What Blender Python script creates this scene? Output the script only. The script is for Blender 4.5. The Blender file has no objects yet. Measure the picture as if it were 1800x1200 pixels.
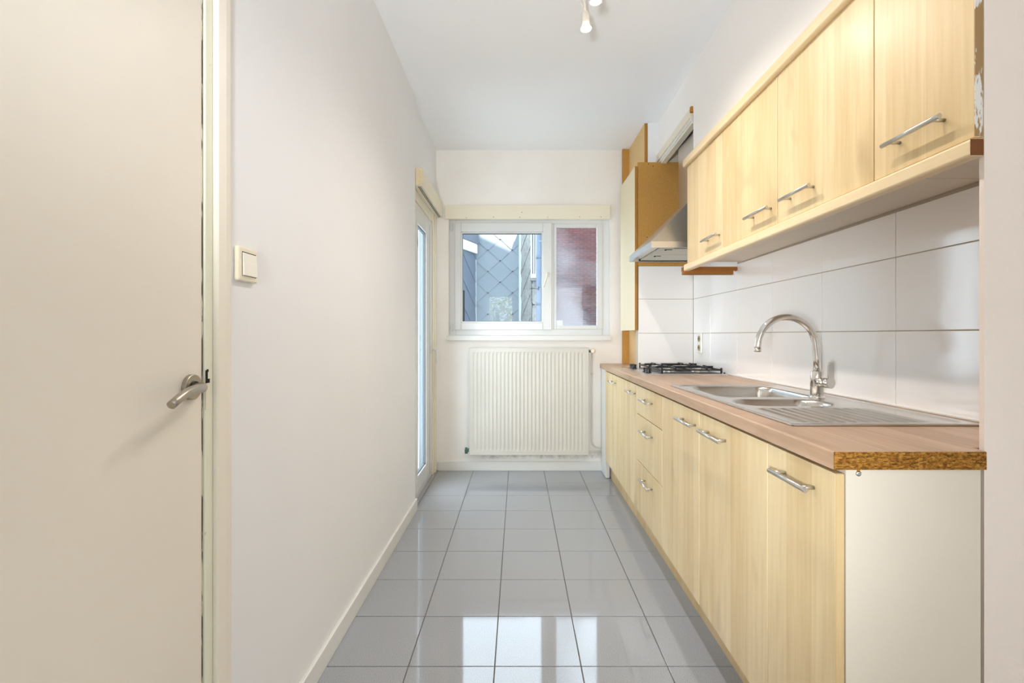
import bpy, bmesh, math, random
from mathutils import Vector, Matrix

random.seed(7)
S = bpy.context.scene
COL = S.collection

# ------------------------------------------------------------------ camera
H = 1.149
cam_d = bpy.data.cameras.new('camera')
cam_d.sensor_width = 36.0
cam_d.lens = 36.0 * 855.0 / 1800.0
cam_d.shift_x = -11.0 / 1800.0
cam_d.shift_y = -11.0 / 1800.0
cam_d.clip_start = 0.02
cam_d.clip_end = 200
cam = bpy.data.objects.new('camera', cam_d)
cam.location = (0, 0, H)
cam.rotation_euler = (math.pi / 2, 0, 0)
COL.objects.link(cam)
S.camera = cam

# ------------------------------------------------------------------ view / world / large lights
S.view_settings.view_transform = 'Standard'
S.view_settings.look = 'None'
S.view_settings.gamma = 1.0
S.view_settings.use_curve_mapping = False
S.view_settings.exposure = 0.09
S.cycles.use_denoising = True
S.cycles.max_bounces = 10
S.cycles.diffuse_bounces = 6
S.cycles.glossy_bounces = 5
S.cycles.transmission_bounces = 6
S.cycles.transparent_max_bounces = 16
S.cycles.caustics_reflective = False
S.cycles.caustics_refractive = False
S.cycles.sample_clamp_indirect = 6.0

W = bpy.data.worlds.new('sky')
S.world = W
W.use_nodes = True
W.node_tree.nodes['Background'].inputs['Color'].default_value = (0.75, 0.89, 1.04, 1)
W.node_tree.nodes['Background'].inputs['Strength'].default_value = 8.8


def light(name, kind, loc, energy, color=(1, 1, 1), rot=None, aim=None, **kw):
    d = bpy.data.lights.new(name, kind)
    d.energy = energy
    d.color = color
    for k, v in kw.items():
        setattr(d, k, v)
    o = bpy.data.objects.new(name, d)
    o.location = loc
    if aim is not None:
        o.rotation_euler = (Vector(aim) - Vector(loc)).to_track_quat('-Z', 'Y').to_euler()
    if rot is not None:
        o.rotation_euler = rot
    COL.objects.link(o)
    return o


SUN = light('sun', 'SUN', (5, -5, 8), 20.0, (1.0, 0.95, 0.86), angle=0.009,
            aim=(5 - 0.8, -5 + 1.0, 8 - 1.0))
# soft fill added behind the camera, in front of the covered rear opening
light('daylight_rear', 'AREA', (1.15, -2.90, 1.45), 34, (0.95, 0.965, 0.98), aim=(1.15, 3, 1.45),
      shape='RECTANGLE', size=1.5, size_y=1.6)
# portals that help the sky find the openings
for nm, loc, aim, sx, sy in (('portal_window', (0.1, 4.42, 1.64), (0.1, 0, 1.64), 1.4, 1.0),
                             ('portal_door', (-0.80, 3.7, 1.1), (2, 3.7, 1.1), 0.8, 1.9)):
    p = light(nm, 'AREA', loc, 1.0, aim=aim, shape='RECTANGLE', size=sx, size_y=sy)
    p.data.cycles.is_portal = True

# ------------------------------------------------------------------ helpers
WORLD = {}


def bm_box(bm, x0, x1, y0, y1, z0, z1, bevel=0.0, seg=2):
    x0, x1 = min(x0, x1), max(x0, x1)
    y0, y1 = min(y0, y1), max(y0, y1)
    z0, z1 = min(z0, z1), max(z0, z1)
    r = bmesh.ops.create_cube(bm, size=1.0)
    for v in r['verts']:
        v.co.x = x0 + (v.co.x + 0.5) * (x1 - x0)
        v.co.y = y0 + (v.co.y + 0.5) * (y1 - y0)
        v.co.z = z0 + (v.co.z + 0.5) * (z1 - z0)
    if bevel > 0:
        es = list({e for v in r['verts'] for e in v.link_edges})
        bmesh.ops.bevel(bm, geom=es, offset=bevel, segments=seg, affect='EDGES', profile=0.5)
    return bm


def boxes(*bs, bevel=0.0, seg=2):
    bm = bmesh.new()
    for b in bs:
        bm_box(bm, *b, bevel=bevel, seg=seg)
    return bm


def bm_prism(bm, pts, axis, a, b):
    """pts: 2D outline; extruded along axis from a to b."""
    def co(p, t):
        return {'x': (t, p[0], p[1]), 'y': (p[0], t, p[1]), 'z': (p[0], p[1], t)}[axis]
    v0 = [bm.verts.new(co(p, a)) for p in pts]
    v1 = [bm.verts.new(co(p, b)) for p in pts]
    n = len(pts)
    bm.faces.new(v0)
    bm.faces.new(v1[::-1])
    for i in range(n):
        bm.faces.new((v0[i], v1[i], v1[(i + 1) % n], v0[(i + 1) % n]))
    bmesh.ops.recalc_face_normals(bm, faces=bm.faces[:])
    return bm


def bm_tube(bm, pts, r, n=12, caps=True):
    pts = [Vector(p) for p in pts]
    rs = r if isinstance(r, (list, tuple)) else [r] * len(pts)
    rings = []
    up = None
    for i, p in enumerate(pts):
        t = (pts[min(i + 1, len(pts) - 1)] - pts[max(i - 1, 0)]).normalized()
        if up is None:
            up = Vector((0, 0, 1)) if abs(t.z) < 0.9 else Vector((1, 0, 0))
        u = t.cross(up)
        if u.length < 1e-6:
            u = t.orthogonal()
        u.normalize()
        w = u.cross(t).normalized()
        up = w
        rr = rs[i] if isinstance(rs[i], (list, tuple)) else (rs[i], rs[i])
        rings.append([bm.verts.new(p + u * (rr[0] * math.cos(2 * math.pi * k / n)) + w * (rr[1] * math.sin(2 * math.pi * k / n)))
                      for k in range(n)])
    for a, b in zip(rings, rings[1:]):
        for k in range(n):
            f = bm.faces.new((a[k], a[(k + 1) % n], b[(k + 1) % n], b[k]))
            f.smooth = True
    if caps:
        bm.faces.new(rings[0][::-1])
        bm.faces.new(rings[-1])
    bmesh.ops.recalc_face_normals(bm, faces=bm.faces[:])
    return bm


def bm_lathe(bm, prof, c, axis=(0, 0, 1), n=24, smooth=True):
    """prof: list of (radius, height along axis)."""
    q = Vector((0, 0, 1)).rotation_difference(Vector(axis).normalized())
    c = Vector(c)
    rings = []
    for r, h in prof:
        rings.append([bm.verts.new(c + q @ Vector((r * math.cos(2 * math.pi * k / n), r * math.sin(2 * math.pi * k / n), h)))
                      for k in range(n)])
    for a, b in zip(rings, rings[1:]):
        for k in range(n):
            f = bm.faces.new((a[k], a[(k + 1) % n], b[(k + 1) % n], b[k]))
            f.smooth = smooth
    bm.faces.new(rings[0][::-1])
    bm.faces.new(rings[-1])
    bmesh.ops.recalc_face_normals(bm, faces=bm.faces[:])
    return bm


def tube(pts, r, n=12):
    return bm_tube(bmesh.new(), pts, r, n)


def lathe(prof, c, axis=(0, 0, 1), n=24, smooth=True):
    return bm_lathe(bmesh.new(), prof, c, axis, n, smooth)


def arc(c, r, a0, a1, n, u, v):
    c, u, v = Vector(c), Vector(u), Vector(v)
    return [c + u * (r * math.cos(a0 + (a1 - a0) * i / n)) + v * (r * math.sin(a0 + (a1 - a0) * i / n)) for i in range(n + 1)]


def front_warp(co):          # the base units stand a touch askew to the side wall
    return Vector((co.x + 0.0135 * (co.y - 1.006), co.y, co.z))


def upper_warp(co):          # the wall units hang a touch out of level
    return Vector((co.x, co.y, co.z + 0.005 * (2.77 - co.y)))


def mk(name, bm, mat, parent=None, warp=None, smooth=None, **tags):
    if warp:
        for v in bm.verts:
            v.co = warp(v.co)
    xs = [v.co.x for v in bm.verts]; ys = [v.co.y for v in bm.verts]; zs = [v.co.z for v in bm.verts]
    o0 = Vector(((min(xs) + max(xs)) / 2, (min(ys) + max(ys)) / 2, min(zs)))
    for v in bm.verts:
        v.co -= o0
    if smooth is not None:
        for f in bm.faces:
            f.smooth = smooth
    me = bpy.data.meshes.new(name)
    bm.to_mesh(me)
    bm.free()
    me.materials.append(mat)
    return link(name, me, o0, parent, **tags)


def link(name, me, pos, parent=None, **tags):
    o = bpy.data.objects.new(name, me)
    COL.objects.link(o)
    pos = Vector(pos)
    WORLD[o] = pos
    if parent is not None:
        o.parent = parent
        o.location = pos - WORLD[parent]
    else:
        o.location = pos
    tag(o, **tags)
    return o


def tag(o, label=None, cat=None, group=None, kind=None):
    if label: o['label'] = label
    if cat: o['category'] = cat
    if group: o['group'] = group
    if kind: o['kind'] = kind
    return o


def thing(name, loc, label, cat, group=None, kind=None):
    return link(name, None, loc, None, label=label, cat=cat, group=group, kind=kind)


# ------------------------------------------------------------------ materials
def srgb(r, g, b):
    def f(c):
        c /= 255.0
        return c / 12.92 if c <= 0.04045 else ((c + 0.055) / 1.055) ** 2.4
    return (f(r), f(g), f(b), 1.0)


class M:
    """small node-graph builder around one Principled BSDF"""
    def __init__(self, name, color=(0.8, 0.8, 0.8, 1), rough=0.5, metal=0.0, spec=0.5, coat=0.0, coat_rough=0.05):
        self.m = bpy.data.materials.new(name)
        self.m.use_nodes = True
        self.t = self.m.node_tree
        self.b = self.t.nodes['Principled BSDF']
        self.b.inputs['Base Color'].default_value = color
        self.b.inputs['Roughness'].default_value = rough
        self.b.inputs['Metallic'].default_value = metal
        self.b.inputs['Specular IOR Level'].default_value = spec
        self.b.inputs['Coat Weight'].default_value = coat
        self.b.inputs['Coat Roughness'].default_value = coat_rough
        self.color = color

    def n(self, typ, **kw):
        nd = self.t.nodes.new(typ)
        for k, v in kw.items():
            if k in nd.inputs:
                nd.inputs[k].default_value = v
            else:
                setattr(nd, k, v)
        return nd

    def l(self, a, b):
        self.t.links.new(a, b)

    def coord(self, scale=(1, 1, 1), world=False, rnd=True):
        mp = self.n('ShaderNodeMapping')
        mp.inputs['Scale'].default_value = scale
        if world:
            g = self.n('ShaderNodeNewGeometry')
            self.l(g.outputs['Position'], mp.inputs['Vector'])
        else:
            tc = self.n('ShaderNodeTexCoord')
            if rnd:
                oi = self.n('ShaderNodeObjectInfo')
                mul = self.n('ShaderNodeVectorMath', operation='SCALE')
                mul.inputs[0].default_value = (7.3, 5.1, 3.7)
                self.l(oi.outputs['Random'], mul.inputs['Scale'])
                add = self.n('ShaderNodeVectorMath', operation='ADD')
                self.l(tc.outputs['Object'], add.inputs[0])
                self.l(mul.outputs[0], add.inputs[1])
                self.l(add.outputs[0], mp.inputs['Vector'])
            else:
                self.l(tc.outputs['Object'], mp.inputs['Vector'])
        return mp.outputs['Vector']

    def noise(self, vec, scale=5, detail=4, rough=0.5, dist=0.0):
        nd = self.n('ShaderNodeTexNoise', Scale=scale, Detail=detail, Roughness=rough, Distortion=dist)
        self.l(vec, nd.inputs['Vector'])
        return nd.outputs['Fac']

    def ramp(self, fac, stops):
        nd = self.n('ShaderNodeValToRGB')
        e = nd.color_ramp.elements
        while len(e) < len(stops):
            e.new(0.5)
        for el, (p, c) in zip(e, stops):
            el.position = p
            el.color = c
        self.l(fac, nd.inputs['Fac'])
        return nd.outputs['Color']

    def mix(self, fac, a, b, blend='MIX'):
        nd = self.n('ShaderNodeMix', data_type='RGBA', blend_type=blend)
        for sock, v in ((nd.inputs[0], fac), (nd.inputs[6], a), (nd.inputs[7], b)):
            if hasattr(v, 'is_linked') or isinstance(v, bpy.types.NodeSocket):
                self.l(v, sock)
            else:
                sock.default_value = v
        return nd.outputs[2]

    def base(self, sock):
        self.l(sock, self.b.inputs['Base Color'])

    def bump(self, h, strength=0.1, dist=0.01):
        nd = self.n('ShaderNodeBump', Strength=strength, Distance=dist)
        self.l(h, nd.inputs['Height'])
        self.l(nd.outputs['Normal'], self.b.inputs['Normal'])

    def maths(self, op, a, b):
        nd = self.n('ShaderNodeMath', operation=op)
        for s, v in ((nd.inputs[0], a), (nd.inputs[1], b)):
            if isinstance(v, (int, float)):
                s.default_value = v
            else:
                self.l(v, s)
        return nd.outputs[0]


def grey(v):
    return (v, v, v, 1)


def paint(name, col, rough=0.6, bump=0.06, bscale=60, vary=0.05):
    k = M(name, col, rough, spec=0.3)
    v = k.coord((1, 1, 1), world=True)
    n1 = k.noise(v, 1.7, 3)
    c = k.ramp(n1, [(0.3, tuple(x * (1 - vary) for x in col[:3]) + (1,)), (0.7, col)])
    k.base(c)
    n2 = k.noise(v, bscale, 4, 0.6)
    n3 = k.noise(v, bscale / 8, 3, 0.6)
    k.bump(k.maths('ADD', n2, n3), bump, 0.004)
    return k.m


def wood(name, dark, mid, light, axis='z', fine=1.0, rough=0.38, stave=9.0, coat=0.15):
    k = M(name, mid, rough, spec=0.4, coat=coat, coat_rough=0.25)
    sc = {'z': (1, 1, 0.05), 'y': (1, 0.05, 1)}[axis]
    v = k.coord(sc)
    g1 = k.noise(v, 55 * fine, 5, 0.6, 0.3)           # fine straight grain
    v2 = k.coord({'z': (1, 1, 0.22), 'y': (1, 0.22, 1)}[axis])
    g2 = k.noise(v2, 7 * fine, 3, 0.55, 1.2)          # broad figure
    v3 = k.coord({'z': (1, 1, 0.0), 'y': (1, 0.0, 1)}[axis])
    vo = k.n('ShaderNodeTexVoronoi', Scale=stave)     # joined staves
    vo.feature = 'F1'
    k.l(v3, vo.inputs['Vector'])
    sep = k.n('ShaderNodeSeparateColor')
    k.l(vo.outputs['Color'], sep.inputs[0])
    c = k.ramp(g1, [(0.30, dark), (0.52, mid), (0.72, light)])
    c = k.mix(k.maths('MULTIPLY', g2, 0.8), c, k.ramp(g2, [(0.35, light), (0.52, mid), (0.68, dark)]))
    c = k.mix(0.35, c, k.ramp(sep.outputs[0], [(0.0, dark), (0.5, mid), (1.0, light)]))
    v4 = k.coord({'z': (1, 1, 0.55), 'y': (1, 0.55, 1)}[axis])
    kn = k.noise(v4, 5.0, 2, 0.5, 0.4)                 # sparse knots and flecks
    kf = k.ramp(kn, [(0.60, (0, 0, 0, 1)), (0.74, (0.5, 0.5, 0.5, 1))])
    c = k.mix(kf, c, tuple(x * 0.72 for x in dark[:3]) + (1,))
    k.base(c)
    k.bump(g1, 0.05, 0.001)
    return k.m


MAT = {}
MAT['wall'] = paint('wall_paint', srgb(235, 235, 236), vary=0.03)
MAT['wall_rough'] = paint('rough_plaster_paint', srgb(240, 226, 214), bump=0.25, bscale=45)
MAT['bulkhead'] = paint('bulkhead_paint', srgb(247, 242, 237), vary=0.02)
MAT['ceiling'] = paint('ceiling_paint', srgb(244, 245, 247), bump=0.02, vary=0.02)
MAT['white_trim'] = paint('white_gloss_paint', srgb(226, 225, 221), rough=0.3, bump=0.02, bscale=25)
MAT['door_paint'] = paint('cream_door_paint', srgb(236, 228, 214), rough=0.35, bump=0.02, bscale=20)
MAT['cream'] = paint('cream_board_paint', srgb(235, 226, 205), rough=0.45, bump=0.03, bscale=30)
MAT['pvc'] = M('white_window_plastic', srgb(216, 216, 214), 0.25).m
MAT['white_panel'] = paint('white_melamine', srgb(226, 214, 196), rough=0.4, bump=0.01, bscale=40, vary=0.08)

k = M('bare_chipped_edge', srgb(150, 124, 84), 0.6)  # chipped edge, browned to stand for the dark door gap
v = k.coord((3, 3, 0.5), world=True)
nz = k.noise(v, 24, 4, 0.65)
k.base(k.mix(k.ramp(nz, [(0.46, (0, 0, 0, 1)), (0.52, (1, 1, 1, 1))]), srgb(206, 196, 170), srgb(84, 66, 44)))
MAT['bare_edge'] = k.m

# painted jamb with chipped edges
k = M('chipped_jamb_paint', srgb(226, 226, 206), 0.35)
v = k.coord((3, 3, 0.6), world=True)
nz = k.noise(v, 26, 4, 0.65)
k.base(k.mix(k.ramp(nz, [(0.70, (0, 0, 0, 1)), (0.72, (1, 1, 1, 1))]), srgb(226, 226, 206), srgb(120, 96, 62)))
MAT['chipped'] = k.m

k = M('worn_brown_edge', srgb(166, 132, 84), 0.6)
v = k.coord((2, 2, 0.5), world=True)
nz = k.noise(v, 30, 4, 0.6)
k.base(k.mix(k.ramp(nz, [(0.56, (0, 0, 0, 1)), (0.60, (1, 1, 1, 1))]), srgb(160, 126, 80), srgb(226, 222, 214)))
MAT['worn'] = k.m

# far wall with mould under the radiator and flaked spots
k = M('far_wall_paint', srgb(234, 228, 221), 0.6, spec=0.3)
v = k.coord((1, 1, 1), world=True)
sx = k.n('ShaderNodeSeparateXYZ')
k.l(v, sx.inputs[0])


def band(s, lo0, lo1, hi0, hi1):
    a = k.n('ShaderNodeMapRange'); a.inputs['From Min'].default_value = lo0; a.inputs['From Max'].default_value = lo1
    b = k.n('ShaderNodeMapRange'); b.inputs['From Min'].default_value = hi1; b.inputs['From Max'].default_value = hi0
    k.l(s, a.inputs['Value']); k.l(s, b.inputs['Value'])
    return k.maths('MULTIPLY', a.outputs[0], b.outputs[0])


mz = band(sx.outputs['Z'], 0.09, 0.13, 0.14, 0.17)
mx = band(sx.outputs['X'], -0.35, -0.25, 0.62, 0.76)
blot = k.noise(v, 26, 6, 0.75)
mould = k.maths('MULTIPLY', k.maths('MULTIPLY', mz, mx), k.ramp(blot, [(0.44, (0, 0, 0, 1)), (0.70, (0.75, 0.75, 0.75, 1))]))
flake = k.ramp(k.noise(v, 11, 5, 0.7), [(0.735, (0, 0, 0, 1)), (0.75, (0.55, 0.55, 0.55, 1))])
c = k.ramp(k.noise(v, 1.9, 4), [(0.3, srgb(236, 230, 223)), (0.7, srgb(243, 239, 233))])
c = k.mix(flake, c, srgb(196, 160, 118))
c = k.mix(mould, c, srgb(84, 84, 70))
k.base(c)
k.bump(k.noise(v, 50, 4, 0.6), 0.08, 0.004)
MAT['far_wall'] = k.m

MAT['maple'] = wood('light_maple_laminate', srgb(208, 175, 122), srgb(227, 202, 154), srgb(236, 215, 174))
MAT['maple_edge'] = wood('maple_edging', srgb(196, 164, 112), srgb(210, 180, 130), srgb(222, 194, 146))
MAT['maple_h'] = wood('light_maple_moulding', srgb(224, 195, 148), srgb(235, 210, 166), srgb(242, 222, 184), axis='y')
MAT['counter'] = wood('beech_worktop_laminate', srgb(166, 133, 104), srgb(189, 155, 125), srgb(205, 174, 146), axis='y', fine=1.3,
                      rough=0.42, stave=24)
# chipboard
k = M('raw_chipboard', srgb(150, 100, 40), 0.85, spec=0.2)
v = k.coord((1.0, 1.0, 2.6))
n1 = k.noise(v, 120, 3, 0.7)
n2 = k.noise(v, 26, 3, 0.6)
c = k.ramp(n1, [(0.34, srgb(58, 36, 12)), (0.48, srgb(140, 92, 30)), (0.62, srgb(190, 138, 62)), (0.78, srgb(216, 176, 104))])
c = k.mix(k.maths('MULTIPLY', n2, 0.5), c, srgb(124, 80, 26))
k.base(c); k.bump(n1, 0.6, 0.003)
MAT['chipboard'] = k.m


def mdf(name, col):
    k = M(name, col, 0.7, spec=0.25)
    v = k.coord((1, 1, 1))
    n1 = k.noise(v, 160, 3, 0.6)
    n2 = k.noise(v, 4, 3)
    c = k.ramp(n1, [(0.3, tuple(x * 0.86 for x in col[:3]) + (1,)), (0.7, tuple(min(1, x * 1.1) for x in col[:3]) + (1,))])
    k.base(k.mix(k.maths('MULTIPLY', n2, 0.35), c, tuple(x * 0.85 for x in col[:3]) + (1,)))
    return k.m


MAT['mdf'] = mdf('raw_mdf', srgb(196, 146, 76))
MAT['mdf_light'] = mdf('pale_mdf_face', srgb(220, 186, 134))  # paler copy of the raw MDF, side board's lit tone put into colour
MAT['mdf_edge'] = mdf('dark_mdf_edge', srgb(178, 124, 52))
MAT['brown_end'] = mdf('dark_brown_end_grain', srgb(122, 74, 38))
MAT['brown_batten'] = mdf('stained_brown_batten', srgb(150, 96, 42))
MAT['pale_pine'] = mdf('pale_pine_end', srgb(226, 208, 170))
MAT['cream_panel'] = paint('cream_melamine', srgb(226, 211, 178), rough=0.4, bump=0.01)

# floor tile
k = M('grey_polished_stoneware', srgb(150, 149, 150), 0.05, spec=0.42, coat=0.0, coat_rough=0.02)
v = k.coord((1, 1, 1), world=True)
sp = k.noise(v, 420, 2, 0.7)
cl = k.noise(v, 3, 3)
c = k.ramp(sp, [(0.35, srgb(132, 134, 138)), (0.5, srgb(158, 160, 164)), (0.68, srgb(180, 182, 186))])
k.base(k.mix(k.maths('MULTIPLY', cl, 0.2), c, srgb(148, 149, 152)))
MAT['floor_tile'] = k.m
MAT['floor_grout'] = M('dark_floor_grout', srgb(104, 98, 94), 0.9).m
MAT['plinth'] = MAT['maple_edge']

# wall tile
k = M('white_glazed_tile', srgb(246, 242, 238), 0.12, spec=0.5)
v = k.coord((1, 1, 1))
k.bump(k.noise(v, 9, 2), 0.12, 0.006)
MAT['wall_tile'] = k.m
MAT['wall_grout'] = M('beige_wall_grout', srgb(184, 170, 152), 0.9).m
MAT['grout_dark'] = MAT['wall_grout']

# metals
def brushed(name, col, rough=0.28, axis=(1, 40, 1)):
    k = M(name, col, rough, metal=1.0)
    v = k.coord(axis)
    n1 = k.noise(v, 30, 3, 0.6)
    r = k.n('ShaderNodeMapRange')
    r.inputs['To Min'].default_value = rough * 0.75
    r.inputs['To Max'].default_value = rough * 1.3
    k.l(n1, r.inputs['Value'])
    k.l(r.outputs[0], k.b.inputs['Roughness'])
    return k.m


MAT['steel'] = brushed('brushed_stainless_steel', srgb(206, 202, 196), 0.3)
MAT['sink_steel'] = brushed('sink_stainless_steel', srgb(212, 207, 200), 0.24, (1, 1, 1))
MAT['chrome'] = M('chrome', srgb(232, 230, 226), 0.06, metal=1.0).m
MAT['handle'] = brushed('satin_nickel', srgb(206, 204, 198), 0.3, (1, 1, 1))
MAT['door_handle'] = brushed('satin_steel_lever', srgb(176, 168, 156), 0.32, (1, 1, 1))
MAT['black_iron'] = M('black_enamelled_iron', srgb(22, 22, 24), 0.35).m
MAT['black_plastic'] = M('black_plastic', srgb(20, 19, 20), 0.3).m
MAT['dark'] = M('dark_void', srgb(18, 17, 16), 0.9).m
MAT['filter'] = M('grey_grease_filter', srgb(196, 192, 176), 0.55, metal=0.3).m
MAT['switch'] = M('cream_switch_plastic', srgb(236, 226, 202), 0.28).m
MAT['switch_white'] = M('ivory_rocker_plastic', srgb(242, 238, 226), 0.22).m
MAT['socket_hole'] = M('olive_socket_recess', srgb(176, 164, 122), 0.5).m
MAT['old_green'] = mdf('corroded_green_brass', srgb(86, 112, 100))
MAT['radiator'] = paint('radiator_enamel', srgb(208, 203, 192), rough=0.3, bump=0.01, bscale=14)
MAT['rubber'] = M('grey_gasket', srgb(96, 100, 102), 0.6).m
MAT['lamp_white'] = M('white_lamp_plastic', srgb(238, 228, 214), 0.4).m


def glass(name, haze=False, tint=(0.97, 0.985, 0.98, 1)):
    m = bpy.data.materials.new(name)
    m.use_nodes = True
    t = m.node_tree
    t.nodes.clear()
    out = t.nodes.new('ShaderNodeOutputMaterial')
    tr = t.nodes.new('ShaderNodeBsdfTransparent'); tr.inputs[0].default_value = tint
    gl = t.nodes.new('ShaderNodeBsdfGlossy'); gl.inputs['Roughness'].default_value = 0.0
    fr = t.nodes.new('ShaderNodeFresnel'); fr.inputs['IOR'].default_value = 1.5
    mx = t.nodes.new('ShaderNodeMixShader')
    gb = t.nodes.new('ShaderNodeNewGeometry')
    inv = t.nodes.new('ShaderNodeMath'); inv.operation = 'SUBTRACT'; inv.inputs[0].default_value = 1.0
    t.links.new(gb.outputs['Backfacing'], inv.inputs[1])
    mul = t.nodes.new('ShaderNodeMath'); mul.operation = 'MULTIPLY'
    t.links.new(fr.outputs[0], mul.inputs[0]); t.links.new(inv.outputs[0], mul.inputs[1])
    t.links.new(mul.outputs[0], mx.inputs[0]); t.links.new(tr.outputs[0], mx.inputs[1]); t.links.new(gl.outputs[0], mx.inputs[2])
    last = mx.outputs[0]
    if haze:
        g = t.nodes.new('ShaderNodeNewGeometry')
        sep = t.nodes.new('ShaderNodeSeparateXYZ'); t.links.new(g.outputs['Position'], sep.inputs[0])
        # smears of condensation, denser to one side and towards the bottom
        nz = t.nodes.new('ShaderNodeTexNoise'); nz.inputs['Scale'].default_value = 4.2; nz.inputs['Detail'].default_value = 3
        nz.inputs['Distortion'].default_value = 0.8
        t.links.new(g.outputs['Position'], nz.inputs['Vector'])
        a = t.nodes.new('ShaderNodeMapRange')
        a.inputs['From Min'].default_value = 0.62; a.inputs['From Max'].default_value = 0.30
        t.links.new(sep.outputs['X'], a.inputs['Value'])
        b = t.nodes.new('ShaderNodeMapRange')
        b.inputs['From Min'].default_value = 2.05; b.inputs['From Max'].default_value = 1.30
        t.links.new(sep.outputs['Z'], b.inputs['Value'])
        ad = t.nodes.new('ShaderNodeMath'); ad.operation = 'ADD'
        t.links.new(a.outputs[0], ad.inputs[0]); t.links.new(b.outputs[0], ad.inputs[1])
        ad2 = t.nodes.new('ShaderNodeMath'); ad2.operation = 'MULTIPLY_ADD'
        t.links.new(nz.outputs['Fac'], ad2.inputs[0]); ad2.inputs[1].default_value = 2.2
        t.links.new(ad.outputs[0], ad2.inputs[2])
        r = t.nodes.new('ShaderNodeMapRange')
        r.inputs['From Min'].default_value = 1.5; r.inputs['From Max'].default_value = 2.6
        r.inputs['To Min'].default_value = 0.02; r.inputs['To Max'].default_value = 0.26
        t.links.new(ad2.outputs[0], r.inputs['Value'])
        d1 = t.nodes.new('ShaderNodeBsdfTranslucent'); d1.inputs[0].default_value = (0.72, 0.74, 0.80, 1)
        d2 = t.nodes.new('ShaderNodeBsdfDiffuse'); d2.inputs[0].default_value = (0.72, 0.74, 0.80, 1)
        dm = t.nodes.new('ShaderNodeMixShader'); dm.inputs[0].default_value = 0.5
        t.links.new(d1.outputs[0], dm.inputs[1]); t.links.new(d2.outputs[0], dm.inputs[2])
        m2 = t.nodes.new('ShaderNodeMixShader')
        t.links.new(r.outputs[0], m2.inputs[0]); t.links.new(last, m2.inputs[1]); t.links.new(dm.outputs[0], m2.inputs[2])
        last = m2.outputs[0]
    t.links.new(last, out.inputs[0])
    return m


MAT['glass'] = glass('window_glass')
MAT['glass_haze'] = glass('smeared_window_glass', haze=True)


def emis(name, col, strength):
    k = M(name, (1, 1, 1, 1))
    k.b.inputs['Emission Color'].default_value = col
    k.b.inputs['Emission Strength'].default_value = strength
    return k.m


MAT['bulb'] = emis('glowing_bulb_face', (1.0, 0.86, 0.68, 1), 12.0)
k = M('bulb_glass', srgb(250, 240, 225), 0.15)
k.b.inputs['Emission Color'].default_value = (1.0, 0.85, 0.65, 1)
k.b.inputs['Emission Strength'].default_value = 0.5
MAT['bulb_glass'] = k.m


def slate(name, col, vary=0.12, rough=0.55, weather=0.0):
    k = M(name, col, rough)
    v = k.coord((1, 1, 1))
    oi = k.n('ShaderNodeObjectInfo')
    c = k.ramp(oi.outputs['Random'], [(0, tuple(x * (1 - vary) for x in col[:3]) + (1,)), (1, tuple(min(1, x * (1 + vary)) for x in col[:3]) + (1,))])
    if weather:
        n1 = k.noise(v, 9, 5, 0.7)
        c = k.mix(k.maths('MULTIPLY', n1, weather), c, srgb(168, 167, 160))
        n2 = k.noise(v, 22, 4, 0.6)
        c = k.mix(k.ramp(n2, [(0.35, (0.4, 0.4, 0.4, 1)), (0.6, (0, 0, 0, 1))]), c, srgb(56, 55, 52))
    k.base(c)
    return k.m


MAT['slate_light'] = slate('pale_blue_grey_slate', srgb(112, 121, 127), 0.04)
MAT['slate_dark'] = slate('dark_blue_grey_slate', srgb(92, 101, 113), 0.05)
MAT['slate_old'] = slate('weathered_grey_slate', srgb(112, 112, 109), 0.12, weather=0.6)
MAT['joint'] = M('slate_joint', srgb(46, 52, 58), 0.9).m
MAT['zinc'] = M('zinc_downpipe', srgb(84, 98, 115), 0.55, metal=0.0).m
MAT['pale_trim'] = M('pale_corner_trim', srgb(176, 184, 190), 0.5).m
MAT['fascia'] = paint('peeling_white_fascia', srgb(236, 234, 228), rough=0.6, bump=0.2, bscale=30, vary=0.2)
MAT['roofing'] = paint('grey_roofing_felt', srgb(128, 128, 126), rough=0.9, bump=0.5, bscale=120, vary=0.2)
MAT['render_wall'] = paint('pale_render', srgb(150, 153, 155), rough=0.8, bump=0.2)
k = M('red_brick', srgb(146, 70, 62), 0.85)
oi = k.n('ShaderNodeObjectInfo')
v = k.coord((1, 1, 1))
c = k.ramp(oi.outputs['Random'], [(0.0, srgb(76, 34, 34)), (0.35, srgb(98, 42, 40)), (0.7, srgb(112, 52, 46)), (1.0, srgb(88, 42, 44))])
k.base(k.mix(k.maths('MULTIPLY', k.noise(v, 30, 3), 0.35), c, srgb(74, 37, 36)))
MAT['brick'] = k.m
MAT['mortar'] = M('pale_mortar', srgb(160, 154, 154), 0.95).m
MAT['paving'] = paint('courtyard_concrete', srgb(112, 111, 108), rough=0.9, bump=0.3)
k = M('sunlit_leaf', srgb(190, 200, 90), 0.6)
oi = k.n('ShaderNodeNewGeometry')
c = k.ramp(oi.outputs['Random Per Island'], [(0, srgb(160, 172, 30)), (0.5, srgb(232, 222, 60)), (1, srgb(252, 240, 120))])
k.base(c)
tl = k.n('ShaderNodeBsdfTranslucent')
k.l(c, tl.inputs['Color'])
mxs = k.n('ShaderNodeMixShader')
mxs.inputs[0].default_value = 0.55
k.l(k.b.outputs[0], mxs.inputs[1]); k.l(tl.outputs[0], mxs.inputs[2])
k.l(mxs.outputs[0], k.t.nodes['Material Output'].inputs['Surface'])
MAT['leaf'] = k.m
MAT['curtain'] = paint('white_curtain_cloth', srgb(232, 228, 220), rough=0.9, bump=0.02)
MAT['bark'] = mdf('tree_bark', srgb(96, 78, 60))

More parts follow.
